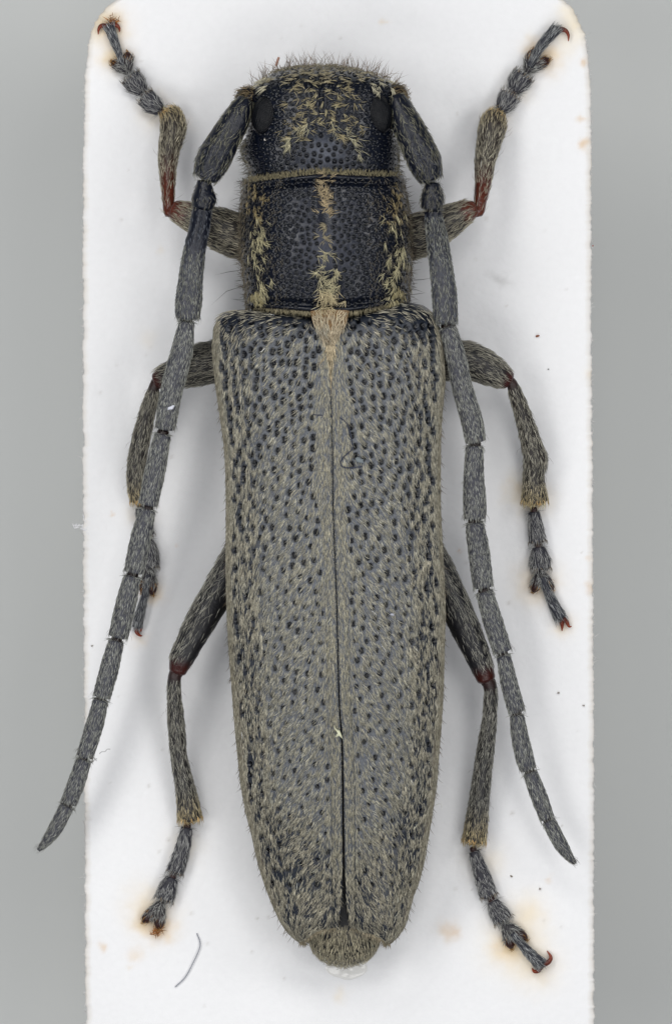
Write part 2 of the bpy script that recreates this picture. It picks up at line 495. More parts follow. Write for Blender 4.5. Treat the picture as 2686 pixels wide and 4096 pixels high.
def scatter_pits(xr, yr, spacing, accept, rs, tries=30000):
    cell = spacing.min() if hasattr(spacing, 'min') else 10.0
    grid = {}; out = []
    g = 40.0
    for k in range(tries):
        x = rs.uniform(*xr); y = rs.uniform(*yr)
        s = accept(x, y)
        if s is None: continue
        gi, gj = int(x // g), int(y // g); ok = True
        for a_ in (-1, 0, 1):
            for b_ in (-1, 0, 1):
                for (px, py, ps) in grid.get((gi + a_, gj + b_), ()):
                    if (px - x)**2 + (py - y)**2 < (0.5 * (s + ps))**2: ok = False; break
                if not ok: break
            if not ok: break
        if ok:
            grid.setdefault((gi, gj), []).append((x, y, s)); out.append((x, y, s))
    return out

def apply_pits(P, N, TI, pits, depth, bump_h, asp=1.0, rim=0.0, black=BLACK, frac=0.46, soft=0.3, bumpr=0.3):
    """sink each pit (x, y, spacing) into the grid and bare its cuticle; rows of the grid run along y"""
    ymean = P[..., 1].mean(1)
    disp = np.zeros(P.shape[:2])
    X0, Y0 = P[..., 0].copy(), P[..., 1].copy()
    for (x, y, s) in pits:
        r = s * frac
        i0 = np.searchsorted(ymean, y - r * asp - 30); i1 = np.searchsorted(ymean, y + r * asp + 30)
        if i1 <= i0: continue
        dx = (X0[i0:i1] - x) / r; dy = (Y0[i0:i1] - y) / (r * asp)
        q = np.hypot(dx, dy)
        m = q < 1.5
        if not m.any(): continue
        w = 1 - sm(1 - soft, 1.0, q)
        dd = -depth * r / 10 * w + bump_h * r / 10 * np.sqrt(np.clip(1 - (q / bumpr)**2, 0, 1))
        if rim: dd += rim * np.exp(-((q - 1.12) / .16)**2)
        disp[i0:i1] += np.where(m, dd, 0)
        k = np.where(m, w, 0)[..., None]
        TI[i0:i1] = TI[i0:i1] * (1 - k) + black * k
    P += N * disp[..., None]

# --- elytra
el_left = curve([(1236, 960), (1240, 930), (1246, 906), (1258, 886), (1280, 871), (1315, 860), (1392, 852), (1469, 857), (1546, 865), (1661, 881), (1776, 897), (1892, 905), (2028, 907), (2220, 906), (2412, 909), (2600, 918), (2734, 928), (2869, 938), (3003, 951), (3138, 965), (3230, 981), (3346, 1009), (3461, 1035), (3576, 1073), (3634, 1096), (3692, 1125), (3749, 1171), (3775, 1215)])
el_right = curve([(1205, 1640), (1212, 1668), (1222, 1690), (1238, 1714), (1277, 1740), (1330, 1758), (1392, 1769), (1507, 1776), (1584, 1771), (1700, 1762), (1776, 1759), (1969, 1758), (2192, 1766), (2320, 1773), (2448, 1777), (2577, 1774), (2769, 1769), (2897, 1761), (3000, 1753), (3115, 1745), (3230, 1730), (3346, 1711), (3461, 1690), (3519, 1675), (3576, 1655), (3634, 1638), (3692, 1621), (3755, 1580), (3780, 1545)])
gap = curve([(1240, 1), (1600, 1.5), (2000, 3), (2600, 4), (3000, 7), (3400, 10), (3600, 16), (3680, 44), (3780, 70)])
el_H = curve([(1230, 235), (1700, 270), (2600, 260), (3100, 215), (3500, 150), (3780, 95)])
el_ze = curve([(1230, 350), (2600, 345), (3100, 300), (3500, 235), (3780, 185)])

def elytron(side, seed):
    rs = np.random.default_rng(seed)
    R, C = 640, 128
    edge = el_left if side < 0 else el_right
    u = np.linspace(0, 1, R)
    if side < 0:
        yfront = curve([(0, 1300), (.2, 1268), (.45, 1256), (.75, 1246), (.9, 1240), (1, 1246)])
        yback = curve([(0, 3712), (.35, 3724), (.6, 3748), (.85, 3768), (1, 3770)])
    else:
        yfront = curve([(0, 1300), (.2, 1264), (.45, 1240), (.75, 1216), (.9, 1212), (1, 1222)])
        yback = curve([(0, 3712), (.3, 3732), (.6, 3752), (.85, 3772), (1, 3774)])
    P = np.zeros((R, C, 3)); VV = np.zeros((R, C))
    for i in range(R):
        y0 = 1270 + (3740 - 1270) * u[i]
        H = float(el_H(y0)); ze = float(el_ze(y0))
        fr = math.sqrt(max(0.0, 1 - (1 - min(1, (y0 - 1268) / 75)) ** 2))      # front margin rolls down
        bk = math.sqrt(max(0.0, 1 - (1 - min(1, (3742 - y0) / 60)) ** 2))      # apex rolls down
        xu, zu = section(450, H * (.52 + .48 * fr) * (.62 + .38 * bk), 150 * (.4 + .6 * bk), 2.5, C)
        yy = yfront(xu) + (yback(xu) - yfront(xu)) * u[i]
        xs = suture(yy) + side * gap(yy) * .5
        P[i, :, 0] = xs + (edge(yy) - xs) * xu
        P[i, :, 1] = yy; P[i, :, 2] = ze + zu; VV[i] = xu
    dist_s = np.abs(P[..., 0] - suture(P[..., 1]))
    # sutural ridge and its fine groove, faint lengthwise waves, outer edge bead
    back = sm(1900, 3000, P[..., 1])
    P[..., 2] += 5 * np.exp(-((dist_s - 20) / 12)**2) - (5 + 4 * back) * np.exp(-((dist_s - 44) / 5)**2) * sm(2000, 2600, P[..., 1])
    P[..., 2] -= 8 * np.exp(-(dist_s / 6)**2)
    P[..., 2] += 9 * (fbm(P[..., 0] / 120, P[..., 1] / 300, seed) - .5)
    N, _, _ = grid_normals(P); N *= np.sign(N[..., 2:3].mean())
    out = np.stack([side * np.ones(P.shape[:2]), np.zeros(P.shape[:2]), .3 * np.ones(P.shape[:2])], -1)
    N *= np.sign((N * out + N * [0, 0, .8]).sum(-1, keepdims=True) + 1e-9)
    xx, yy, v = P[..., 0].copy(), P[..., 1].copy(), VV
    # grey bloom covers the middle of each wing case; flanks, shoulders and tip are bare black between the hairs
    bare_side = sm(.60, .80, v + .10 * (fbm(xx / 60, yy / 110, seed + 3) - .5)) * (.52 + .30 * sm(1700, 2700, yy))
    apex_line = 3330 - 420 * (v - .15) + 260 * (fbm(xx / 70, yy / 90, seed + 5) - .5)
    bare_apex = .88 * sm(-60, 200, yy - apex_line)
    fine = fbm(xx / 9, yy / 9, seed + 9, 2)
    bloom = (1 - np.maximum(bare_side, bare_apex)) * (.55 + .9 * (fine - .5) + .45)
    bloom *= sm(1240, 1400, yy - 30 * v)
    bloom = np.clip(bloom, 0.0, 1)
    TI = mixcol(lin(22, 28, 39, .2), GREYC, np.clip(bloom, 0, 1))
    # warm pale outer rim
    rim = sm(.93, .955, v) * sm(2300, 3100, yy)
    TI = mixcol(TI.reshape(-1, 4), lin(126, 116, 100, .8), rim.ravel() * .8).reshape(TI.shape)
    # the punctures
    x0, x1 = P[..., 0].min(), P[..., 0].max()
    xs_f = lambda y: float(suture(y)); ed_f = lambda y: float(edge(y))
    def accept(x, y):
        s, e_ = xs_f(y), ed_f(y)
        v_ = (x - s) / (e_ - s)
        ds = abs(x - s)
        lim = 30 + 45 * max(0, min(1, (y - 1330) / 200)) if y < 2000 else 58
        if y < 1400: lim = max(lim, 112 - (y - 1270) * .8)
        if v_ > .93 or ds < lim: return None
        if y > 3560 or y < 1285: return None
        base = 29 + 10 * min(1, max(0, (y - 1300) / 900)) + 6 * min(1, max(0, (y - 2700) / 600))
        if v_ > .78: base *= 1.05
        return base * rs.uniform(.86, 1.2)
    pits = scatter_pits((x0, x1), (1285, 3560), np.array([30]), accept, rs, 26000)
    frac = lambda s, y: s
    big = [(x, y, (22 - 4 * min(1, (y - 1290) / 1400) - 2 * max(0, min(1, (y - 2600) / 700))) * rs.uniform(.78, 1.22)) for x, y, s in pits]
    apply_pits(P, N, TI, big, 13.0, 3.0, asp=1.3, black=lin(6, 8, 14, 0.0), frac=.53, soft=.3, bumpr=.4)
    mb = MB()
    q = grid_quads(R, C)
    mb.add(P.reshape(-1, 3), TI.reshape(-1, 4), q if side > 0 else q[:, ::-1])
    el = mb.build("elytron", M_CUT, beetle)
    el["label"] = ("left" if side < 0 else "right") + " grey wing case with black punctures"
    # hairs
    pitmask = np.zeros(P.shape[:2])
    ym = P[..., 1].mean(1)
    for (x, y, s) in big:
        i0, i1 = np.searchsorted(ym, [y - 60, y + 40])
        qd = np.hypot((xx[i0:i1] - x) / (s * .54), (yy[i0:i1] - y + s * .5) / (s * 1.1))
        pitmask[i0:i1] = np.maximum(pitmask[i0:i1], qd < 1)
    def cellmean(A): return (A[:-1, :-1] + A[1:, 1:]) / 2
    cb, cp, cv = cellmean(bloom), cellmean(pitmask), cellmean(v)
    mbh = MB()
    def direction(p, v_, rs):
        y = p[:, 1]
        ang = math.radians(6) + math.radians(26) * sm(.05, .3, v_) * (1 - sm(.45, .85, v_)) + math.radians(6) * (fbm(p[:, 0] / 45, y / 45, seed + 13) - .5) * 4
        ang = ang + math.radians(48) * sm(1420, 1240, y) * sm(.2, .6, v_)
        ang = ang - math.radians(9) * sm(3100, 3650, y)
        ang = ang + rs.normal(0, math.radians(9), len(p))
        return np.stack([side * np.sin(ang), np.cos(ang), np.zeros(len(p))], -1)
    # fine hair over the bloom
    clump = lambda c: .75 + .5 * sm(.38, .62, fbm(c[..., 0] / 11, c[..., 1] / 26, seed + 17, 2))
    p, n_, (ii, jj) = sample_grid(P, N, lambda c, n: .0165 * clump(c) * (.35 + .65 * sm(1290, 1420, c[..., 1])) * (1 - cp) * (.25 + .75 * sm(.1, .5, cb)) * (cv < .97), rs=rs)
    near = np.exp(-(np.abs(p[:, 0] - suture(p[:, 1])) / 70)**2)
    tint = mixcol(vary(lin(166, 163, 149), len(p), .3, rs), vary(lin(178, 172, 150), len(p), .28, rs), near * .6 + .25 * rs.random(len(p)))
    add_hairs(mbh, p, n_, direction(p, v[ii, jj], rs), rs.uniform(20, 38, len(p)), rs.uniform(2.4, 3.8, len(p)), rs.uniform(.04, .16, len(p)), tint, 0, rs=rs)
    # coarser yellowish tufts on flanks, shoulders and tip, gathered in strands with bare gaps between
    strand = lambda c: (.14 + .86 * sm(.41, .56, fbm(c[..., 0] / 9, c[..., 1] / 34, seed + 23, 2))) * sm(.22, .34, fbm(c[..., 0] / 34, c[..., 1] / 60, seed + 29, 2))
    p, n_, (ii, jj) = sample_grid(P, N, lambda c, n: .0235 * strand(c) * (1 - cp) * (.45 + .55 * sm(1280, 1400, c[..., 1])) * (.12 + .88 * (1 - sm(.35, .95, cb))) * (c[..., 1] > 1240), rs=rs)
    tint = vary(lin(171, 165, 147), len(p), .3, rs)
    add_hairs(mbh, p, n_, direction(p, v[ii, jj], rs), rs.uniform(24, 42, len(p)), rs.uniform(2.4, 3.9, len(p)), rs.uniform(.04, .15, len(p)), tint, 0, rs=rs)
    # close cover on the rolled-down rim
    p, n_, (ii, jj) = sample_grid(P, N, lambda c, n: .012 * (cv > .96) * (c[..., 1] > 1280), rs=rs)
    add_hairs(mbh, p, n_, np.tile([0, 1., 0], (len(p), 1)), rs.uniform(24, 40, len(p)), rs.uniform(3.5, 5, len(p)), rs.uniform(.02, .15, len(p)), vary(lin(150, 144, 126), len(p), .25, rs), 0, rs=rs)
    # outstanding bristles along the outer edge and the tip
    m = 150
    y = rs.uniform(1420, 3760, m); x = edge(y) - side * 3
    dd = np.stack([side * rs.uniform(.25, .7, m), np.ones(m), np.zeros(m)], -1)
    add_hairs(mbh, np.stack([x, y, el_ze(y) - 10], -1), np.tile([0, 0, 1.], (m, 1)), dd, rs.uniform(24, 44, m), 2.6, 0.05, vary(lin(110, 96, 76), m, .3, rs), 0, rs=rs)
    m = 130
    vv = rs.random(m); y = yback(vv) - 4; xs = suture(y) + side * gap(y) * .5; x = xs + (edge(y) - xs) * vv
    zt = np.array([P[-1, np.argmin(np.abs(VV[-1] - t)), 2] for t in vv])
    dd = np.stack([side * rs.uniform(-.3, .5, m), np.ones(m), np.zeros(m)], -1)
    add_hairs(mbh, np.stack([x, y, zt + 4], -1), np.tile([0, 0, 1.], (m, 1)), dd, rs.uniform(16, 36, m), 4, .05, vary(lin(150, 140, 118), m, .25, rs), 0, rs=rs)
    set_props(mbh.build("hair", M_HAIR, el), kind="stuff")
    return el

elytron(-1, 31)
elytron(1, 47)

# --- scutellum with a thick cream pile
mb = MB()
R, C = 30, 30
u = np.linspace(0, 1, R); v = np.linspace(-1, 1, C)
ws = curve([(0, 78), (.35, 66), (.7, 38), (.93, 18), (1, 3)])
P = np.zeros((R, C, 3))
P[..., 0] = 1318 + ws(u)[:, None] * v[None]; P[..., 1] = 1244 + 152 * u[:, None]
P[..., 2] = 596 + 22 * (1 - v[None]**2) * sm(1.05, .5, u)[:, None] - 20 * (1 - sm(0, .25, u))[:, None]
mb.add(P.reshape(-1, 3), lin(120, 96, 66, .6), grid_quads(R, C))
N, _, _ = grid_normals(P); N *= np.sign(N[..., 2:3])
scu = mb.build("scutellum", M_CUT, beetle)
mb = MB()
p, n_, _ = sample_grid(P, N, lambda c, n: .020 + 0 * c[..., 0])
d = np.stack([-(p[:, 0] - 1318) * .012 + rng.normal(0, .15, len(p)), np.ones(len(p)), np.zeros(len(p))], -1)
grey = sm(.45, .6, fbm(p[:, 0] / 26, p[:, 1] / 26, 77))[:, None] * (np.abs(p[:, 1:2] - 1325) < 34)
tint = vary(lin(196, 182, 156), len(p), .25) * (1 - grey * .5) + vary(lin(140, 142, 136), len(p), .15) * grey * .5
add_hairs(mb, p, n_, d, rng.uniform(30, 55, len(p)), rng.uniform(4, 6, len(p)), rng.uniform(.05, .3, len(p)), tint, 0)
m = 230      # pale pile that runs on from the scutellum down the seam
y = 1380 + 190 * rng.random(m)**1.5; x = suture(y) + rng.normal(0, 1, m) * (9 + (y - 1385) * .05)
add_hairs(mb, np.stack([x, y, np.full(m, 604.)], -1), np.tile([0, 0, 1.], (m, 1)), np.stack([(x - suture(y)) * .015, np.ones(m), np.zeros(m)], -1), rng.uniform(28, 46, m), 4.5, .1, vary(lin(180, 166, 138), m, .25), 0)
set_props(mb.build("hair", M_HAIR, scu), kind="stuff")

# --- pronotum
pr_l = curve([(690, 990), (716, 976), (735, 972), (764, 971), (815, 966), (866, 962), (917, 960), (969, 961), (1020, 963), (1071, 969), (1123, 976), (1174, 982), (1225, 987), (1260, 992)])
pr_r = curve([(690, 1606), (705, 1612), (735, 1614), (764, 1619), (815, 1629), (866, 1636), (917, 1642), (969, 1645), (1020, 1645), (1071, 1643), (1123, 1638), (1174, 1635), (1215, 1632), (1260, 1625)])
pr_m = lambda y: np.interp(y, [690, 1000, 1260], [1288, 1301, 1312])
R = 240
u = np.linspace(0, 1, R)
pf = curve([(-1, 722), (-.6, 708), (-.2, 694), (0, 689), (.2, 692), (.6, 698), (1, 702)])
pb = curve([(-1, 1232), (-.5, 1246), (-.1, 1255), (.2, 1254), (.5, 1242), (.8, 1222), (1, 1214)])
roll = np.sqrt(np.clip(1 - (1 - np.clip(u / .05, 0, 1))**2, 0, 1)) * np.sqrt(np.clip(1 - (1 - np.clip((1 - u) / .045, 0, 1))**2, 0, 1))
groove = 20 * np.exp(-((u - .075) / .022)**2) + 26 * np.exp(-((u - .945) / .028)**2)
H = (272 + 26 * np.sin(np.pi * np.clip(u, 0, 1)) - groove) * (.80 + .20 * roll)
P, V = plate(690 + 560 * u, pr_l, pr_r, pr_m, np.full(R, 330.), H, np.full(R, 190.), 2.3, 190, yf=lambda t, v: pf(v) + (pb(v) - pf(v)) * t)
N, _, _ = grid_normals(P); N *= np.sign((N * np.stack([V * 1.2, 0 * V, 1 - np.abs(V) * .6], -1)).sum(-1, keepdims=True))
xx, yy = P[..., 0].copy(), P[..., 1].copy()
# swollen hump and side calluses
P[..., 2] += 8 * np.exp(-((xx - 1300) / 60)**2 - ((yy - 960) / 140)**2)
dm = np.abs(xx - pr_m(yy))
shag = .38 * np.exp(-((dm - 85) / 58)**2) * sm(760, 840, yy) * sm(1150, 1050, yy) + .9 * np.exp(-(dm / 55)**2) * sm(900, 950, yy) * sm(1120, 1040, yy)
for cx_, cy_ in ((1148, 925), (1462, 912)):
    shag = shag * (1 - np.exp(-((xx - cx_)**2 + (yy - cy_)**2) / 45**2))
shag = np.clip(shag, 0, 1) * (.55 + .6 * fbm(xx / 12, yy / 12, 61, 2))
TI = mixcol(lin(8, 13, 25, .05), lin(60, 63, 74, .7), np.clip(shag, 0, 1))
rsp = np.random.default_rng(8)
def acc(x, y):
    l, r, m_ = float(pr_l(y)), float(pr_r(y)), float(pr_m(y))
    d_ = abs(x - m_)
    if x < l + 6 or x > r - 6: return None
    if d_ < 30 and 790 < y < 1180: return None
    if y < 728 or y > 1225: return None
    return (20.5 if d_ < 165 else 16.5) * rsp.uniform(.9, 1.12)
pits = scatter_pits((955, 1650), (720, 1230), np.array([16]), acc, rsp, 40000)
apply_pits(P, N, TI, pits, 6.0, 9.5, asp=1.0, black=lin(5, 9, 18, 0.0), frac=.54, soft=.3, bumpr=.66)
mb = MB(); mb.add(P.reshape(-1, 3), TI.reshape(-1, 4), grid_quads(P.shape[0], P.shape[1]))
pron = mb.build("pronotum", M_CUT, beetle)
top_at = lambda x, y: P[np.unravel_index(np.argmin((xx - x)**2 + (yy - y)**2), xx.shape)]

def tufts(mb, P, N, pts, nh, length, width, tint, fan, lift=.3, rs=rng):
    """pts: (x, y, direction angle from down, clockwise towards -x). Hairs fan out from each point"""
    X_, Y_ = P[..., 0], P[..., 1]
    B = []; NN = []; DD = []; TT = []
    ym = Y_.mean(1)
    for (x, y, ang) in pts:
        i0 = max(0, np.searchsorted(ym, y - 45)); i1 = min(len(ym), np.searchsorted(ym, y + 45) + 1)
        if i1 <= i0: continue
        k = np.argmin((X_[i0:i1] - x)**2 + (Y_[i0:i1] - y)**2); i, j = np.unravel_index(k, X_[i0:i1].shape)
        b_, n_ = P[i0 + i, j], N[i0 + i, j]
        m = rs.integers(max(2, nh - 3), nh + 3)
        ang = ang + rs.normal(0, .25)
        a_ = ang + rs.uniform(-fan, fan, m)
        B.append(b_ + np.c_[rs.normal(0, 3, (m, 2)), np.zeros(m)] + n_ * 1.5); NN.append(np.tile(n_, (m, 1)))
        DD.append(np.stack([np.sin(a_), np.cos(a_), 0 * a_], -1)); TT.append(vary(tint, m, .18, rs))
    B, NN, DD, TT = map(np.concatenate, (B, NN, DD, TT))
    n = len(B)
    add_hairs(mb, B, NN, DD, rs.uniform(.7, 1.25, n) * length, rs.uniform(.8, 1.2, n) * width, rs.uniform(.5, 1.4, n) * lift, TT, 0, rs=rs)

mbh = MB()
pts = []
for k in range(46):      # midline band: orange and dense in front, thin in the middle, cream behind
    y = rng.uniform(702, 880); x = pr_m(y) + rng.normal(0, 12) + 4
    pts.append((x, y, math.pi + rng.choice([-1, 1]) * rng.uniform(.5, 1.25)))
tufts(mbh, P, N, pts, 5, 36, 3.0, lin(190, 172, 138), .8)
pts = [(pr_m(y) + rng.normal(0, 13) + 4, y, rng.uniform(-1.9, 1.9)) for y in rng.uniform(880, 1010, 14)]
tufts(mbh, P, N, pts, 5, 28, 3.6, lin(160, 150, 124), .6)
pts = [(pr_m(y) + rng.normal(0, 26) + 3, y, rng.uniform(-1.7, 1.7)) for y in rng.uniform(1010, 1180, 40)]
tufts(mbh, P, N, pts, 4, 40, 2.8, lin(196, 188, 154), .8)
pts = [(pr_m(y) + rng.normal(0, 22) + 3, y, rng.uniform(-.9, .9)) for y in rng.uniform(1160, 1250, 34)]
tufts(mbh, P, N, pts, 5, 46, 3.0, lin(204, 190, 154), .7)
band_l = curve([(740, 1004), (800, 1018), (900, 1026), (980, 1034), (1050, 1030), (1110, 1040), (1180, 1052), (1215, 1055)])
band_r = curve([(740, 1575), (800, 1574), (900, 1574), (980, 1580), (1050, 1586), (1110, 1580), (1180, 1576), (1215, 1570)])
for bnd, sgn in ((band_l, 1), (band_r, -1)):
    pts = [(bnd(y) + rng.normal(0, 19), y, sgn * rng.uniform(.1, 1.2)) for y in rng.uniform(860, 1205, 50)]
    tufts(mbh, P, N, pts, 4, 42, 2.9, lin(194, 186, 150), .6)
    pts = [(bnd(y) + rng.normal(0, 20), y, sgn * rng.uniform(.1, 1.3)) for y in rng.uniform(730, 900, 32)]
    tufts(mbh, P, N, pts, 4, 27, 3.0, lin(158, 142, 104), .6)
    pts = [(bnd(y) - sgn * 16 + rng.normal(0, 18), y, sgn * rng.uniform(-.4, .8)) for y in rng.uniform(1150, 1215, 26)]
    tufts(mbh, P, N, pts, 5, 30, 3.2, lin(172, 162, 124), .6)
# short pile over the flanks, fringe of the front collar and of the base
p, n_, (ii, jj) = sample_grid(P, N, lambda c, n: .0035 * (np.abs(V[:-1, :-1]) > .93))
add_hairs(mbh, p, n_, np.stack([rng.normal(0, .3, len(p)), np.ones(len(p)), np.zeros(len(p))], -1), rng.uniform(18, 34, len(p)), 3.4, rng.uniform(.2, .7, len(p)), vary(lin(104, 96, 80), len(p), .3), 0)
p, n_, (ii, jj) = sample_grid(P, N, lambda c, n: .0035 * (np.abs(V[:-1, :-1]) < .93) * (np.abs(V[:-1, :-1]) > .5))
add_hairs(mbh, p, n_, np.stack([rng.normal(0, .8, len(p)), np.ones(len(p)), np.zeros(len(p))], -1), rng.uniform(14, 26, len(p)), 2.8, rng.uniform(.2, .5, len(p)), vary(lin(104, 98, 86), len(p), .3), 0)
m = 1000
vv = rng.uniform(-1, 1, m); x = pr_m(700) + vv * 316; y = pf(vv) + rng.uniform(-3, 18, m)
z = np.array([P[4, np.argmin(np.abs(V[4] - t)), 2] for t in vv]) + 6
add_hairs(mbh, np.stack([x, y, z], -1), np.tile([0, 0, 1.], (m, 1)), np.stack([rng.normal(0, .35, m), -np.ones(m), np.zeros(m)], -1), rng.uniform(10, 20, m), 3.0, rng.uniform(.0, .4, m), vary(lin(126, 118, 92), m, .25), 0)
m = 600
vv = rng.uniform(-1, 1, m); x = pr_m(1240) + vv * 318; y = pb(vv) - rng.uniform(-2, 8, m)
z = np.array([P[-3, np.argmin(np.abs(V[-3] - t)), 2] for t in vv]) - 2
add_hairs(mbh, np.stack([x, y, z], -1), np.tile([0, 0, 1.], (m, 1)), np.stack([rng.normal(0, .3, m), np.ones(m), np.zeros(m)], -1), rng.uniform(12, 24, m), 3.6, rng.uniform(.0, .3, m), vary(lin(128, 120, 96), m, .25), 0)
for sgn, ed in ((-1, pr_l), (1, pr_r)):         # standing side hairs, a few very long
    m = 110
    y = rng.uniform(715, 1220, m)
    add_hairs(mbh, np.stack([ed(y) - sgn * 4, y, 330 + rng.uniform(-60, 60, m)], -1), np.tile([0, 0, 1.], (m, 1)), np.stack([sgn * np.ones(m), rng.normal(0, .35, m), 0 * y], -1), rng.uniform(20, 52, m), 2.2, rng.normal(0, .3, m), vary(lin(96, 84, 70), m, .3), 0)
long_ = np.array([(968, 1081, -1, .08), (976, 1143, -1, .02), (1638, 1122, 1, .0), (1636, 1180, 1, -.1), (982, 1200, -1, .1), (1634, 1160, 1, -.25), (970, 790, -1, .0)])
add_hairs(mbh, np.c_[long_[:, :2], np.full(len(long_), 340.)], np.tile([0, 0, 1.], (len(long_), 1)), np.stack([long_[:, 2], long_[:, 3], 0 * long_[:, 0]], -1), np.array([110, 140, 95, 70, 60, 60, 50]), 3.0, 0.0, lin(60, 52, 46), 0)
set_props(mbh.build("hair", M_HAIR, pron), kind="stuff")

# --- head
hd_l = curve([(264, 1272), (268, 1205), (274, 1150), (282, 1118), (297, 1085), (318, 1058), (335, 1024), (360, 992), (400, 985), (470, 990), (550, 980), (590, 968), (636, 976), (672, 994), (712, 1004), (740, 1010)])
hd_r = curve([(264, 1300), (268, 1352), (274, 1395), (282, 1430), (297, 1488), (318, 1545), (335, 1580), (360, 1596), (400, 1594), (470, 1582), (550, 1588), (610, 1592), (661, 1592), (712, 1578), (740, 1572)])
hd_m = lambda y: np.interp(y, [264, 740], [1286, 1290])
R = 230
ys = 264 + 470 * np.linspace(0, 1, R)**1.25
t = np.linspace(0, 1, R)
rollf = np.sqrt(np.clip(1 - (1 - np.clip((ys - 264) / 130, 0, 1))**2, 0, 1))
H = 40 + 240 * rollf * (1 - .10 * sm(600, 735, ys)); H = H * (1 - .06 * np.exp(-((ys - 640) / 60)**2))
P, V = plate(ys, hd_l, hd_r, hd_m, 250 + 60 * rollf, H, np.full(R, 220.), 2.5, 180)
N, _, _ = grid_normals(P); N *= np.sign((N * np.stack([V * 1.2, -.3 + 0 * V, 1 - np.abs(V) * .6], -1)).sum(-1, keepdims=True))
xx, yy = P[..., 0].copy(), P[..., 1].copy()
P[..., 2] -= 10 * np.exp(-((xx - 1285) / 10)**2) * sm(300, 330, yy) * sm(520, 420, yy)      # frontal groove
shag = 1.0 * np.exp(-((xx - 1295) / 80)**2 - ((yy - 610) / 55)**2) * (.6 + .6 * fbm(xx / 12, yy / 12, 71, 2)) + .35 * np.exp(-((xx - 1290) / 160)**2 - ((yy - 680) / 30)**2)
TI = mixcol(lin(8, 13, 25, .05), lin(80, 84, 94, .7), np.clip(shag, 0, 1))
rsp = np.random.default_rng(18)
def acc(x, y):
    l, r = float(hd_l(y)), float(hd_r(y))
    if x < l + 6 or x > r - 6: return None
    d_ = abs(x - 1290)
    s_ = 17.5 if (y < 540 or d_ > 170) else 23
    if y > 560 and d_ > 190: s_ = 15.5
    return s_ * rsp.uniform(.9, 1.18)
pits = scatter_pits((965, 1600), (275, 705), np.array([15]), acc, rsp, 40000)
apply_pits(P, N, TI, pits, 5.5, 8.5, black=lin(5, 9, 18, 0.0), frac=.52, soft=.3, bumpr=.66)
mb = MB(); mb.add(P.reshape(-1, 3), TI.reshape(-1, 4), grid_quads(P.shape[0], P.shape[1]))
head = mb.build("head", M_CUT, beetle)
mbh = MB()
rs = np.random.default_rng(77)
pts = []
for sx in (-1, 1):
    for k in range(44):
        y = rs.uniform(330, 570); x = 1287 + sx * rs.uniform(40, 165) * (1.0 if y > 400 else .8)
        pts.append((x, y, sx * -1 * rs.uniform(.9, 2.0) if rs.random() < .6 else sx * rs.uniform(.7, 1.8)))
tufts(mbh, P, N, pts, 4, 34, 2.6, lin(172, 160, 126), .6, rs=rs)
pts = [(1287 + rs.normal(0, 34), rs.uniform(350, 520), rs.uniform(-2, 2)) for k in range(26)]
tufts(mbh, P, N, pts, 4, 28, 3.6, lin(176, 166, 132), .5, rs=rs)
pts = []
for sx in (-1, 1):
    for k in range(14):
        t_ = rs.random(); pts.append((1287 + sx * (40 + 110 * t_ + rs.normal(0, 8)), 500 + 90 * t_ + rs.normal(0, 16), sx * rs.uniform(.2, 1.1)))
tufts(mbh, P, N, pts, 4, 46, 2.8, lin(190, 184, 154), .5, rs=rs)
pts = [(rs.uniform(1040, 1540), rs.uniform(288, 340), rs.uniform(-1.4, 1.4)) for k in range(70)]
tufts(mbh, P, N, pts, 5, 30, 3.6, lin(168, 158, 130), .5, rs=rs)
pts = [(rs.choice([rs.uniform(1000, 1090), rs.uniform(1480, 1580)]), rs.uniform(320, 372), rs.uniform(-1.2, 1.2)) for k in range(24)]
tufts(mbh, P, N, pts, 7, 38, 3.8, lin(190, 184, 160), .4, rs=rs)
# short felt on the front margin, long erect hairs above it
p, n_, _ = sample_grid(P, N, lambda c, n: .005 * sm(304, 280, c[..., 1]) + .003 * (np.abs(V[:-1, :-1]) > .95) * (c[..., 1] > 550), rs=rs)
d = np.stack([(p[:, 0] - 1287) * .003 + rs.normal(0, .4, len(p)), np.where(p[:, 1] < 400, -1., .2), 0 * p[:, 0]], -1)
add_hairs(mbh, p, n_, d, rs.uniform(16, 34, len(p)), 3.4, rs.uniform(.2, .7, len(p)), vary(lin(140, 132, 110), len(p), .3, rs), 0, rs=rs)
m = 210
x = rs.uniform(1000, 1590, m); edge_y = np.interp(x, [985, 1024, 1058, 1085, 1118, 1150, 1290, 1395, 1430, 1488, 1545, 1596], [365, 335, 318, 297, 282, 274, 264, 274, 282, 297, 318, 360])
d = np.stack([(x - 1287) * .002 + rs.normal(0, .35, m), -np.ones(m), np.zeros(m)], -1)
add_hairs(mbh, np.stack([x, edge_y + 4, 300 + rs.uniform(-60, 40, m)], -1), np.tile([0, 0, 1.], (m, 1)), d, rs.uniform(26, 88, m), 2.6, rs.normal(.2, .3, m), vary(lin(128, 108, 90), m, .3, rs), 0, rs=rs)
for sgn, ed in ((-1, hd_l), (1, hd_r)):
    m = 46
    y = rs.uniform(570, 715, m)
    add_hairs(mbh, np.stack([ed(y), y, 320 + rs.uniform(-60, 60, m)], -1), np.tile([0, 0, 1.], (m, 1)), np.stack([sgn * np.ones(m), rs.uniform(-.2, .9, m), 0 * y], -1), rs.uniform(24, 48, m), 2.6, rs.normal(0, .3, m), vary(lin(150, 144, 130), m, .3, rs), 0, rs=rs)
set_props(mbh.build("hair", M_HAIR, head), kind="stuff")

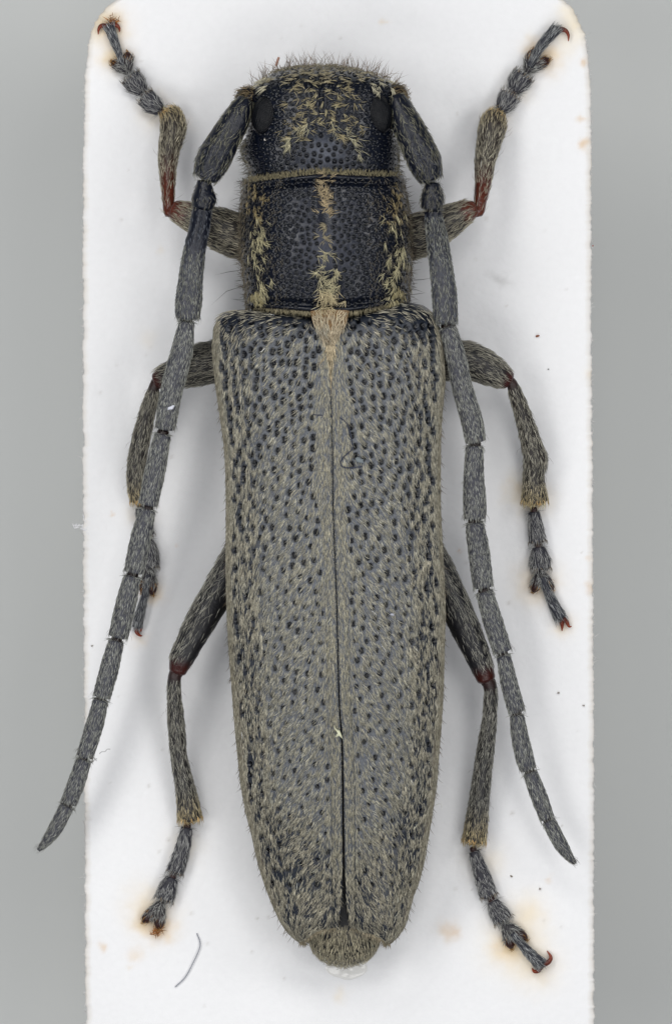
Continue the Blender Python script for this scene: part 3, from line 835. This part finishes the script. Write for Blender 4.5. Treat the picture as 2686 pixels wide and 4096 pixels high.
def facets(x, y, sp):
    """distance to the nearest point of a hexagonal lattice, over its spacing"""
    best = np.full(np.shape(x), 9.0); h = sp * math.sqrt(3)
    for ox, oy in ((0, 0), (sp / 2, h / 2)):
        dx = (x - ox) - sp * np.round((x - ox) / sp); dy = (y - oy) - h * np.round((y - oy) / h)
        best = np.minimum(best, np.hypot(dx, dy) / sp)
    return best
for x, y, rot in ((1066, 462, .30), (1508, 456, -.30)):
    nv, nu = 120, 190
    th = np.linspace(0.01, math.pi * .6, nv); ph = np.arange(nu) * 2 * math.pi / nu
    n3 = np.stack([np.sin(th)[:, None] * np.cos(ph)[None], np.sin(th)[:, None] * np.sin(ph)[None], np.cos(th)[:, None] + 0 * ph[None]], -1)
    E = n3 * np.array([56, 84, 60.])
    lu = np.arcsin(np.clip(n3[..., 0], -1, 1)) * 60; lv = np.arcsin(np.clip(n3[..., 1], -1, 1)) * 86
    E = E + n3 * (2.6 * (1 - (facets(lu, lv, 8.6) / .58)**2))[..., None]
    P = np.stack([x + E[..., 0] * math.cos(rot) - E[..., 1] * math.sin(rot), y + E[..., 0] * math.sin(rot) + E[..., 1] * math.cos(rot), 494 + E[..., 2]], -1)
    mb = MB(); mb.add(P.reshape(-1, 3), lin(5, 6, 10, 0), grid_quads(nv, nu, True)[:, ::-1])
    mb.build("eye", M_EYE, head)
for x, y in ((972, 398), (1602, 386)):
    mb = MB()
    sgn = -1 if x < 1300 else 1
    tb = tube(mb, [(x - sgn * 60, y + 8, 380, 42), (x - sgn * 20, y + 2, 410, 48), (x, y, 425, 42)], lin(24, 19, 20, .1), seg=22, rough=.15, seed=int(x))
    tube_hairs(mb, tb, .012, 28, 3.4, .4, lin(128, 112, 84), .7)
    mb.build("antenna_socket", [M_LIMB, M_HAIR], head)

# --- antennae (x, y, z, radius)
ANT_L = [
    [(985, 405, 450, 34), (968, 436, 455, 46), (942, 487, 462, 57), (898, 564, 470, 63), (854, 645, 470, 68), (824, 712, 465, 52)],
    [(818, 728, 462, 28), (817, 760, 462, 36), (817, 798, 462, 49), (813, 832, 460, 43)],
    [(810, 842, 460, 38), (801, 900, 455, 41), (772, 1054, 440, 45), (756, 1207, 425, 52), (753, 1270, 420, 47)],
    [(748, 1290, 415, 31), (727, 1412, 400, 44), (687, 1566, 380, 44), (661, 1712, 360, 41)],
    [(651, 1740, 356, 33), (622, 1880, 345, 41), (593, 2016, 335, 39)],
    [(590, 2040, 332, 33), (563, 2156, 320, 41), (536, 2286, 310, 40)],
    [(529, 2308, 308, 34), (505, 2412, 300, 41), (474, 2545, 285, 40)],
    [(465, 2566, 283, 31), (439, 2669, 270, 37), (407, 2786, 255, 36)],
    [(403, 2802, 252, 30), (378, 2900, 240, 35), (339, 3026, 225, 34)],
    [(334, 3042, 222, 30), (308, 3124, 210, 34), (274, 3212, 195, 33)],
    [(266, 3228, 192, 29), (220, 3316, 178, 28), (178, 3375, 168, 18), (152, 3404, 162, 7)]]
ANT_R = [
    [(1580, 392, 450, 36), (1592, 425, 455, 48), (1620, 490, 462, 60), (1657, 564, 470, 65), (1696, 653, 470, 66), (1720, 718, 465, 50)],
    [(1728, 738, 462, 29), (1727, 765, 462, 38), (1727, 800, 462, 46), (1723, 838, 460, 42)],
    [(1728, 850, 460, 34), (1744, 950, 452, 42), (1764, 1090, 436, 46), (1776, 1196, 424, 49), (1780, 1286, 416, 48)],
    [(1788, 1312, 412, 34), (1819, 1420, 398, 40), (1846, 1548, 384, 41), (1883, 1676, 366, 43), (1900, 1764, 356, 41)],
    [(1896, 1788, 352, 35), (1893, 1900, 344, 40), (1897, 2010, 332, 46), (1897, 2072, 328, 43)],
    [(1896, 2094, 325, 36), (1911, 2192, 315, 42), (1931, 2345, 300, 41)],
    [(1937, 2370, 298, 34), (1968, 2480, 285, 39), (2007, 2604, 270, 38)],
    [(2012, 2624, 268, 28), (2036, 2737, 255, 34), (2065, 2846, 245, 34)],
    [(2066, 2864, 242, 28), (2077, 2940, 233, 34), (2096, 3028, 222, 36), (2112, 3078, 217, 32)],
    [(2120, 3094, 214, 29), (2155, 3188, 203, 33), (2187, 3274, 193, 30)],
    [(2194, 3288, 191, 28), (2240, 3376, 180, 27), (2278, 3432, 173, 17), (2301, 3456, 170, 7)]]
def antenna(segs, seed):
    root = empty("antenna", None, beetle)
    root["label"] = "left jointed antenna" if segs is ANT_L else "right jointed antenna"
    rs = np.random.default_rng(seed)
    for k, sg in enumerate(segs):
        mb = MB()
        if k >= 3: sg = [tuple(sg[0][:3]) + (sg[0][3] * 1.0,)] + list(sg[1:])
        dark = lin(14, 18, 30, .15) if k < 2 else lin(62, 63, 70, .9)
        if k == 2:
            base = lambda s: mixcol(lin(14, 18, 30, .2), lin(62, 63, 70, .9), sm(.15, .6, s))
        else: base = dark
        tb = tube(mb, sg, base, step=5, seg=24, rough=.04, seed=seed + k, cap=.22)
        if k == 0:
            tube_hairs(mb, tb, .0044, 30, 2.6, .07, lin(128, 126, 108), .3, rs=rs)
            tube_hairs(mb, tb, .004, 20, 3.0, .15, lin(96, 98, 104), .5, rs=rs, smin=.6)
        elif k == 1:
            tube_hairs(mb, tb, .003 if segs is ANT_L else .008, 22, 3.0, .3, lin(112, 110, 100), .4, rs=rs)
        else:
            if k == 2: tube_hairs(mb, tb, .005, 20, 3, .1, lin(92, 96, 104), .3, rs=rs); tube_hairs(mb, tb, .0110, 24, 2.8, .08, lin(140, 141, 132), .25, rs=rs, smin=.35 if segs is ANT_L else .05)
            else: tube_hairs(mb, tb, .0190, 22, 2.5, .04, lin(152, 153, 146), .14, rs=rs, smax=.97)
            # longer bristles at the end of the segment
            P, N, T, s = tb
            m = 9
            ii = np.clip(len(s) - 7 - rs.integers(0, 4, m), 0, len(s) - 1); jj = rs.integers(0, P.shape[1], m)
            add_hairs(mb, P[ii, jj], N[ii, jj], T[ii, jj], rs.uniform(18, 44, m), 2.2, rs.uniform(.3, .8, m), vary(lin(86, 80, 74), m, .2), 1, rs=rs)
            # dark reddish collar
            q0 = np.array(sg[0]); q1 = np.array(sg[1]); dv = (q1 - q0)[:3] / np.linalg.norm((q1 - q0)[:3])
            if k > 1:
                c0 = q0[:3] - dv * 14
                tube(mb, [tuple(c0) + (q0[3] * .72,), tuple(q0[:3] + dv * 4) + (q0[3] * .75,)], lin(30, 18, 18, .1), seg=16, step=4)
        mb.build(("scape", "pedicel")[k] if k < 2 else "antenna_segment", [M_LIMB, M_HAIR], root)
antenna(ANT_L, 101)
antenna(ANT_R, 202)

# --- legs
def lobe_pair(mb, base, tips, z, rs, r=21):
    for tx, ty in tips:
        dx, dy = tx - base[0], ty - base[1]
        pts = [(base[0], base[1], z + 6, r * .7), (base[0] + dx * .45, base[1] + dy * .45, z + 4, r * 1.05), (base[0] + dx * .85, base[1] + dy * .85, z - 2, r * .95), (tx, ty, z - 6, r * .5)]
        tb = tube(mb, pts, lambda s: mixcol(lin(40, 38, 42, .5), lin(48, 22, 16, .2), sm(.35, .9, s)), step=5, seg=16, zsc=.8)
        tube_hairs(mb, tb, .013, 28, 3.2, .15, lin(150, 150, 146), .3, rs=rs, smax=.65)
        P, N, T, s = tb
        m = 40
        ii = rs.integers(int(len(s) * .5), len(s), m); jj = rs.integers(0, P.shape[1], m)
        add_hairs(mb, P[ii, jj], N[ii, jj], T[ii, jj] + N[ii, jj] * .5, rs.uniform(10, 24, m), 2.8, rs.uniform(.2, .6, m), vary(lin(156, 116, 62), m, .3), 1, rs=rs)

def leg(name, femur, tibia, tarsi, lobes, claw_seg, claws, seed, pale=0.0, redtib=0.0, tuft=None, bare=0):
    KR = RED if redtib else DRED
    fe = np.array(femur[-1], float)
    tibia = [(fe[0] * .75 + tibia[0][0] * .25, fe[1] * .75 + tibia[0][1] * .25, fe[2] - 2, tibia[0][3] * 1.05)] + tibia
    root = empty("leg", None, beetle); root["label"] = name
    rs = np.random.default_rng(seed)
    hair = mixcol(lin(146, 145, 137), lin(178, 170, 148), pale)
    mb = MB()
    red0 = .86 if not redtib else .78
    tb = tube(mb, femur, lambda s: mixcol(mixcol(lin(24, 25, 30, .35), lin(44, 40, 36, .6), pale), KR, sm(red0, red0 + .1, s)), step=7, seg=28, rough=.05, seed=seed)
    tube_hairs(mb, tb, .0115 if not bare else .0095, 34, 2.8, .06, hair, .14, rs=rs, smax=.9, bare=bare)
    # knee condyle and its little hollow
    q = np.array(femur[-1], float); q2 = np.array(femur[-2], float); dv = norm((q - q2)[:3].astype(float))
    kc = q[:3] + dv * 2
    tube(mb, [tuple(kc - dv * 20) + (q[3] * .66,), tuple(kc + dv * 6) + (q[3] * .62,)], KR, seg=16, step=4)
    mb.build("femur", [M_LIMB, M_HAIR], root)
    mb = MB()
    dark = mixcol(lin(36, 36, 38, .5), lin(52, 44, 36, .6), pale)
    tb = tube(mb, tibia, lambda s: mixcol(np.tile(dark, (len(s), 1)), KR, (1 - sm(.02 + redtib * .25, .10 + redtib * .6, s)) * (1 if redtib else .45)), step=6, seg=22, rough=.06, seed=seed + 1, cap=.3)
    tube_hairs(mb, tb, .0125, 34, 2.9, .06, lambda s: mixcol(np.tile(hair, (len(s), 1)), lin(196, 176, 128), sm(.72, 1, s) * .75), .2, rs=rs, smin=.06, thin=.55 if redtib else 0)
    P, N, T, s = tb
    m = 30           # end fringe of tawny spines
    jj = rs.integers(0, P.shape[1], m); ii = np.full(m, len(s) - 6)
    add_hairs(mb, P[ii, jj], N[ii, jj], T[ii, jj] + rs.normal(0, .25, (m, 3)), rs.uniform(20, 34, m), 5, rs.uniform(0, .3, m), vary(lin(194, 162, 112), m, .22), 1, rs=rs)
    m = 16           # long standing hairs
    ii = rs.integers(4, len(s) - 6, m); jj = rs.integers(0, P.shape[1], m)
    add_hairs(mb, P[ii, jj], N[ii, jj], T[ii, jj], rs.uniform(34, 62, m), 2.0, rs.uniform(.6, 1.1, m), vary(lin(96, 84, 74), m, .2), 1, rs=rs)
    mb.build("tibia", [M_LIMB, M_HAIR], root)
    for sg in tarsi:
        mb = MB()
        tb = tube(mb, sg, lin(40, 40, 48, .6), step=5, seg=20, zsc=.8, rough=.08, seed=seed + 2, cap=.25)
        tube_hairs(mb, tb, .0125, 30, 2.7, .07, lin(160, 160, 158), .25, rs=rs)
        P, N, T, s = tb
        m = 26
        jj = rs.integers(0, P.shape[1], m); ii = np.full(m, len(s) - 6)
        add_hairs(mb, P[ii, jj], N[ii, jj], T[ii, jj] + rs.normal(0, .2, (m, 3)), rs.uniform(12, 30, m), 3, rs.uniform(0, .5, m), vary(lin(120, 108, 92), m, .3), 1, rs=rs)
        # short dark joint behind the segment
        q0 = np.array(sg[0]); q1 = np.array(sg[1]); dv = norm((q1 - q0)[:3].astype(float))
        tube(mb, [tuple(q0[:3] - dv * 18) + (q0[3] * .6,), tuple(q0[:3] + dv * 3) + (q0[3] * .7,)], lin(44, 22, 20, .1), seg=12, step=4)
        mb.build("tarsus_segment", [M_LIMB, M_HAIR], root)
    mb = MB()
    lobe_pair(mb, lobes[0], lobes[1], lobes[2], rs)
    mb.build("tarsus_lobe", [M_LIMB, M_HAIR], root)
    if claw_seg:
        mb = MB()
        tb = tube(mb, claw_seg, lin(40, 42, 50, .5), step=5, seg=16, cap=.3)
        tube_hairs(mb, tb, .012, 30, 3.0, .1, lin(146, 148, 148), .15, rs=rs)
        mb.build("claw_segment", [M_LIMB, M_HAIR], root)
        for c in claws:
            mb = MB()
            tube(mb, c, lambda s: mixcol(lin(58, 22, 16, .0), lin(140, 60, 34, .0), s), step=3, seg=12)
            mb.build("claw", [M_LIMB, M_HAIR], root)
    if tuft:
        mb = MB()
        m = 50
        bx = np.c_[rs.normal(tuft[0], 12, m), rs.normal(tuft[1], 7, m), np.full(m, 22.)]
        add_hairs(mb, bx, np.tile([0, 0, 1.], (m, 1)), np.c_[rs.normal(0, 1, m), rs.normal(-.3, 1, m), 0 * rs.random(m)], rs.uniform(12, 28, m), 4, rs.uniform(0, .4, m), vary(lin(150, 96, 44), m, .3), 0)
        set_props(mb.build("glue_tuft", M_HAIR, root), kind="stuff")
    return root

leg("left front leg with red-brown knee",
    [(1010, 950, 230, 90), (960, 944, 240, 90), (880, 916, 255, 84), (785, 876, 265, 64), (730, 852, 265, 50), (697, 836, 262, 38)],
    [(676, 848, 255, 22), (673, 800, 235, 24), (671, 737, 200, 29), (670, 660, 165, 36), (676, 590, 135, 43), (690, 515, 105, 52), (683, 466, 88, 47), (668, 448, 82, 36)],
    [[(638, 436, 60, 26), (610, 412, 54, 38), (578, 382, 46, 40)], [(566, 362, 42, 26), (545, 335, 38, 42), (520, 302, 34, 43)]],
    ((508, 280), [(446, 240), (507, 204)], 28),
    [(488, 256, 40, 10), (472, 205, 36, 13), (452, 150, 32, 18), (434, 100, 28, 22)],
    [[(424, 98, 26, 13), (402, 94, 24, 9), (391, 108, 20, 6), (389, 128, 14, 2)], [(440, 92, 26, 13), (461, 92, 24, 9), (473, 103, 20, 6), (474, 118, 14, 2)]],
    301, pale=.8, redtib=.9, tuft=(447, 78))
leg("right front leg with red-brown knee",
    [(1600, 950, 230, 90), (1655, 944, 240, 90), (1735, 915, 255, 80), (1815, 872, 265, 62), (1862, 846, 265, 48), (1892, 836, 262, 36)],
    [(1914, 846, 255, 22), (1920, 800, 235, 26), (1930, 740, 200, 32), (1938, 660, 165, 39), (1950, 590, 135, 46), (1968, 512, 105, 54), (1980, 470, 88, 47), (1990, 452, 82, 36)],
    [[(2004, 436, 60, 26), (2020, 412, 54, 38), (2042, 376, 46, 42)], [(2055, 356, 42, 28), (2070, 330, 38, 43), (2094, 296, 34, 45)]],
    ((2108, 276), [(2196, 230), (2134, 194)], 28),
    [(2122, 258, 44, 16), (2145, 210, 40, 17), (2180, 158, 36, 20), (2228, 106, 30, 23)],
    [[(2236, 108, 28, 13), (2262, 112, 24, 9), (2275, 130, 20, 6), (2276, 155, 14, 2)]],
    302, pale=.7, redtib=.75)
leg("left middle leg half hidden behind the antenna",
    [(930, 1440, 200, 88), (860, 1446, 215, 86), (770, 1466, 225, 80), (700, 1494, 225, 62), (655, 1510, 222, 50), (628, 1522, 218, 36)],
    [(616, 1548, 212, 22), (607, 1585, 200, 27), (583, 1669, 165, 33), (559, 1771, 130, 36), (545, 1850, 105, 37), (541, 1930, 80, 36), (549, 2000, 62, 32)],
    [[(560, 2034, 46, 22), (572, 2090, 42, 30), (584, 2140, 38, 32)], [(588, 2160, 36, 22), (595, 2210, 34, 36), (598, 2268, 30, 36)]],
    ((596, 2280), [(606, 2376), (566, 2370)], 26),
    [(592, 2300, 40, 12), (578, 2380, 34, 14), (556, 2460, 28, 19), (545, 2510, 24, 20)],
    [[(540, 2508, 22, 10), (544, 2532, 20, 8), (556, 2544, 16, 5), (566, 2546, 12, 2)], [(548, 2500, 22, 9), (562, 2510, 18, 6), (560, 2528, 14, 3)]],
    303, pale=.35)
leg("right middle leg with angled shin and pale bristle fringe",
    [(1710, 1440, 200, 84), (1780, 1438, 215, 82), (1870, 1442, 225, 76), (1950, 1474, 225, 66), (2000, 1502, 222, 52), (2030, 1520, 218, 38)],
    [(2046, 1534, 212, 22), (2060, 1570, 198, 27), (2080, 1625, 175, 31), (2104, 1700, 145, 36), (2124, 1770, 120, 41), (2142, 1836, 98, 47), (2136, 1900, 80, 42), (2138, 1960, 66, 48), (2140, 2000, 58, 52)],
    [[(2137, 2050, 46, 24), (2144, 2110, 42, 31), (2152, 2166, 38, 36)], [(2156, 2192, 36, 26), (2160, 2235, 34, 42), (2163, 2274, 32, 42)]],
    ((2165, 2290), [(2136, 2366), (2208, 2362)], 26),
    [(2172, 2312, 40, 13), (2192, 2366, 36, 17), (2218, 2425, 30, 22), (2242, 2472, 26, 26)],
    [[(2246, 2478, 24, 12), (2250, 2500, 20, 8), (2250, 2526, 12, 2)], [(2254, 2476, 24, 12), (2268, 2488, 20, 9), (2278, 2508, 16, 5), (2288, 2508, 12, 2)]],
    304, pale=.35)
leg("left hind leg ending in two pads without claws",
    [(980, 2180, 200, 66), (945, 2240, 210, 67), (885, 2345, 225, 66), (808, 2477, 230, 62), (773, 2541, 228, 57), (728, 2632, 222, 49), (709, 2684, 216, 36)],
    [(699, 2704, 210, 27), (695, 2740, 200, 27), (696, 2797, 185, 28), (704, 2900, 155, 33), (714, 3028, 118, 33), (732, 3124, 92, 37), (748, 3210, 70, 44), (757, 3276, 58, 49)],
    [[(745, 3318, 46, 24), (730, 3395, 42, 31), (697, 3496, 36, 35)], [(684, 3520, 36, 26), (669, 3562, 34, 37), (654, 3602, 32, 40)]],
    ((641, 3618), [(571, 3694), (632, 3720)], 26), None, None, 305, pale=.15, tuft=(625, 3734), bare=1)
leg("right hind leg with claws spread wide",
    [(1700, 2190, 200, 66), (1740, 2260, 210, 66), (1800, 2384, 225, 64), (1859, 2512, 230, 59), (1890, 2580, 228, 54), (1920, 2650, 222, 48), (1944, 2716, 216, 38)],
    [(1958, 2740, 210, 28), (1962, 2780, 200, 27), (1958, 2865, 178, 28), (1949, 2940, 155, 32), (1938, 3028, 120, 35), (1923, 3156, 88, 38), (1908, 3284, 66, 44), (1897, 3366, 56, 48)],
    [[(1897, 3414, 46, 22), (1929, 3508, 42, 33), (1955, 3590, 36, 37)], [(1971, 3614, 36, 25), (1992, 3652, 34, 37), (2013, 3686, 32, 40)]],
    ((2020, 3704), [(2046, 3798), (2106, 3764)], 26),
    [(2050, 3742, 40, 14), (2088, 3786, 36, 16), (2130, 3832, 30, 22), (2164, 3864, 26, 29)],
    [[(2172, 3866, 24, 14), (2196, 3856, 22, 10), (2205, 3836, 18, 7), (2190, 3812, 12, 2)], [(2162, 3876, 24, 14), (2152, 3892, 22, 10), (2138, 3894, 18, 7), (2130, 3882, 12, 2)]],
    306, pale=.1, bare=-1)

# ------------------------------------------------------------------ small things lying on the beetle and the card
def strand(name, pts, r, col, label, cat, seg=8):
    mb = MB(); tube(mb, [p + (r,) for p in pts], col, step=5, seg=seg)
    return set_props(mb.build(name, M_FIBRE), label, cat)
strand("thread", [(1254, 1661, 622), (1315, 1666, 614), (1365, 1677, 622), (1392, 1711, 622), (1408, 1777, 622), (1406, 1800, 622), (1373, 1830, 624), (1360, 1857, 622), (1377, 1871, 622), (1415, 1871, 620), (1446, 1867, 618)], 1.8, lin(46, 52, 72, .5),
       "dark blue looped thread lying across the seam of the wing cases", "thread")
strand("hair_strand", [(785, 3742, 5), (798, 3790, 9), (769, 3861, 8), (737, 3919, 7), (698, 3957, 5)], 2.2, lin(146, 148, 156, .5),
       "thin curved grey hair lying on the card below the left hind foot", "hair")
strand("bristle", [(1104, 258, 160), (1109, 240, 164), (1114, 226, 166)], 5.0, lin(172, 132, 116, .5),
       "short pinkish bristle standing out beside the front of the head", "bristle")

def flake(name, outline, z, th, col, label, cat, group=None, seed=0):
    """a small crumpled chip with thickness"""
    rs = np.random.default_rng(seed)
    o = np.array(outline, float); c = o.mean(0)
    n = len(o); mb = MB()
    zt = z + th + rs.uniform(-1, 1, n) * th * .4
    V = np.vstack([np.c_[o, np.full(n, z)], np.c_[c + (o - c) * .86, zt], [[c[0], c[1], z + th * 1.5]]])
    i = np.arange(n); j = (i + 1) % n
    mb.add(V, col, np.stack([i, j, n + j, n + i], -1), np.stack([n + i, n + j, np.full(n, 2 * n)], -1))
    return set_props(mb.build(name, M_FIBRE), label, cat, group)
def blob(cx, cy, rx, ry, n=9, rot=0., seed=0):
    rx, ry = rx * .72, ry * .72
    rs = np.random.default_rng(seed); a = np.arange(n) * 2 * math.pi / n
    r = rs.uniform(.7, 1.2, n); x = np.cos(a) * rx * r; y = np.sin(a) * ry * r
    return [(cx + x_ * math.cos(rot) - y_ * math.sin(rot), cy + x_ * math.sin(rot) + y_ * math.cos(rot)) for x_, y_ in zip(x, y)]
flake("flake", [(1333, 2896), (1344, 2912), (1358, 2918), (1366, 2938), (1370, 2952), (1356, 2940), (1338, 2946), (1350, 2930), (1340, 2914)], 572, 8, lin(206, 206, 176, .6), "pale yellowish three-pointed flake stuck on the seam between the wing cases", "flake", seed=3)
flake("flake", blob(684, 1632, 22, 11, 9, -.5, 4), 412, 6, lin(208, 210, 220, .6), "small white flake on the left antenna", "flake", seed=4)
flake("flake", blob(1060, 564, 9, 8, 8, 0, 5), 520, 8, lin(190, 184, 176, .6), "tiny whitish crumb on the head behind the left eye", "flake", seed=5)
flake("flake", blob(1438, 1842, 28, 15, 13, .5, 6), 623, 4, lin(112, 120, 124, .6), "bluish grey fluff flake beside the loop of dark thread", "flake", seed=6)
flake("flake", blob(1567, 2456, 12, 8, 8, .2, 8), 606, 5, lin(166, 168, 180, .6), "small lilac grey flake on the right wing case", "flake", seed=8)
flake("crumb", blob(2152, 1341, 11, 6, 8, -.2, 9), 0, 7, lin(140, 88, 66, .5), "reddish brown crumb on the card right of the wing case shoulder", "crumb", seed=9)
flake("crumb", blob(2195, 1474, 5, 4, 7, 0, 10), 0, 5, lin(96, 98, 92, .5), "tiny grey crumb on the card beside the right middle knee", "crumb", seed=10)
flake("crumb", blob(364, 2586, 9, 5, 7, -.5, 11), 0, 6, lin(156, 150, 144, .5), "dark brown crumb on the card near its left edge, beside the left antenna", "crumb", seed=11)
flake("crumb", blob(2046, 3512, 10, 5, 7, .5, 12), 0, 6, lin(120, 108, 92, .5), "grey brown crumb on the card right of the right hind foot", "crumb", seed=12)
flake("crumb", blob(2161, 3563, 7, 6, 7, 0, 13), 0, 6, lin(156, 150, 144, .5), "small purplish grey crumb on the card below the right antenna tip", "crumb", seed=13)
flake("crumb", blob(2236, 2775, 7, 6, 7, 0, 14), 0, 6, lin(156, 150, 144, .5), "small dark grey crumb on the card below the right middle foot", "crumb", seed=14)
flake("crumb", blob(2336, 2826, 8, 5, 7, 0, 15), 0, 6, lin(156, 150, 144, .5), "small dark crumb near the card's right edge, below the middle foot's claws", "crumb", seed=15)
flake("crumb", blob(2374, 978, 5, 5, 7, 0, 16), -10, 6, lin(168, 104, 98, .5), "tiny red crumb on the right edge of the card", "crumb", seed=16)

# white lint on the edges
def lint(cx, cy, z, n, L, col, label, seed, spread=10):
    rs = np.random.default_rng(seed); mb = MB()
    for k in range(n):
        a_ = rs.uniform(0, 6.28); p = np.array([cx + rs.normal(0, spread), cy + rs.normal(0, spread), z])
        pts = []
        for q in range(5):
            pts.append((p[0], p[1], p[2] + q, 2.0)); a_ += rs.normal(0, .7); p = p + np.array([math.cos(a_), math.sin(a_), 0]) * L / 4
        tube(mb, pts, col, step=6, seg=6)
    return set_props(mb.build("lint", M_FIBRE), label, "lint")
lint(322, 2112, -6, 9, 36, lin(226, 226, 228, .8), "white lint tuft sticking out of the left edge of the card", 51, 9)
lint(1712, 3238, 262, 6, 60, lin(220, 220, 216, .8), "white lint shred caught on the outer edge of the right wing case", 52, 9)
lint(1068, 3520, 238, 4, 70, lin(205, 203, 196, .8), "pale lint shred caught on the outer edge of the left wing case", 53, 8)
lint(388, 3026, 214, 3, 50, lin(190, 190, 190, .8), "wispy grey lint on the left antenna near its tip", 54, 8)

# dried glue under the tip of the abdomen
mb = MB()
rs = np.random.default_rng(9)
th = np.linspace(0, 1, 16); ph = np.arange(40) * 2 * math.pi / 40
rr = 1 + .16 * vnoise(ph * 2, ph * 0, 3)
Xg = 1388 + th[:, None] * np.cos(ph)[None] * 76 * rr[None]; Yg = 3880 + th[:, None] * np.sin(ph)[None] * 44 * rr[None]
Zg = 2 + 9 * (1 - th[:, None]**2)**.6 + 5 * (vnoise(Xg / 14, Yg / 14, 4) - .5) * (1 - th[:, None])
mb.add(np.stack([Xg, Yg, Zg], -1).reshape(-1, 3), lin(235, 235, 230, .1), grid_quads(16, 40, True)[:, ::-1])
set_props(mb.build("glue_blob", M_GLUE), "glossy whitish blob of dried glue under the tip of the abdomen", "glue")
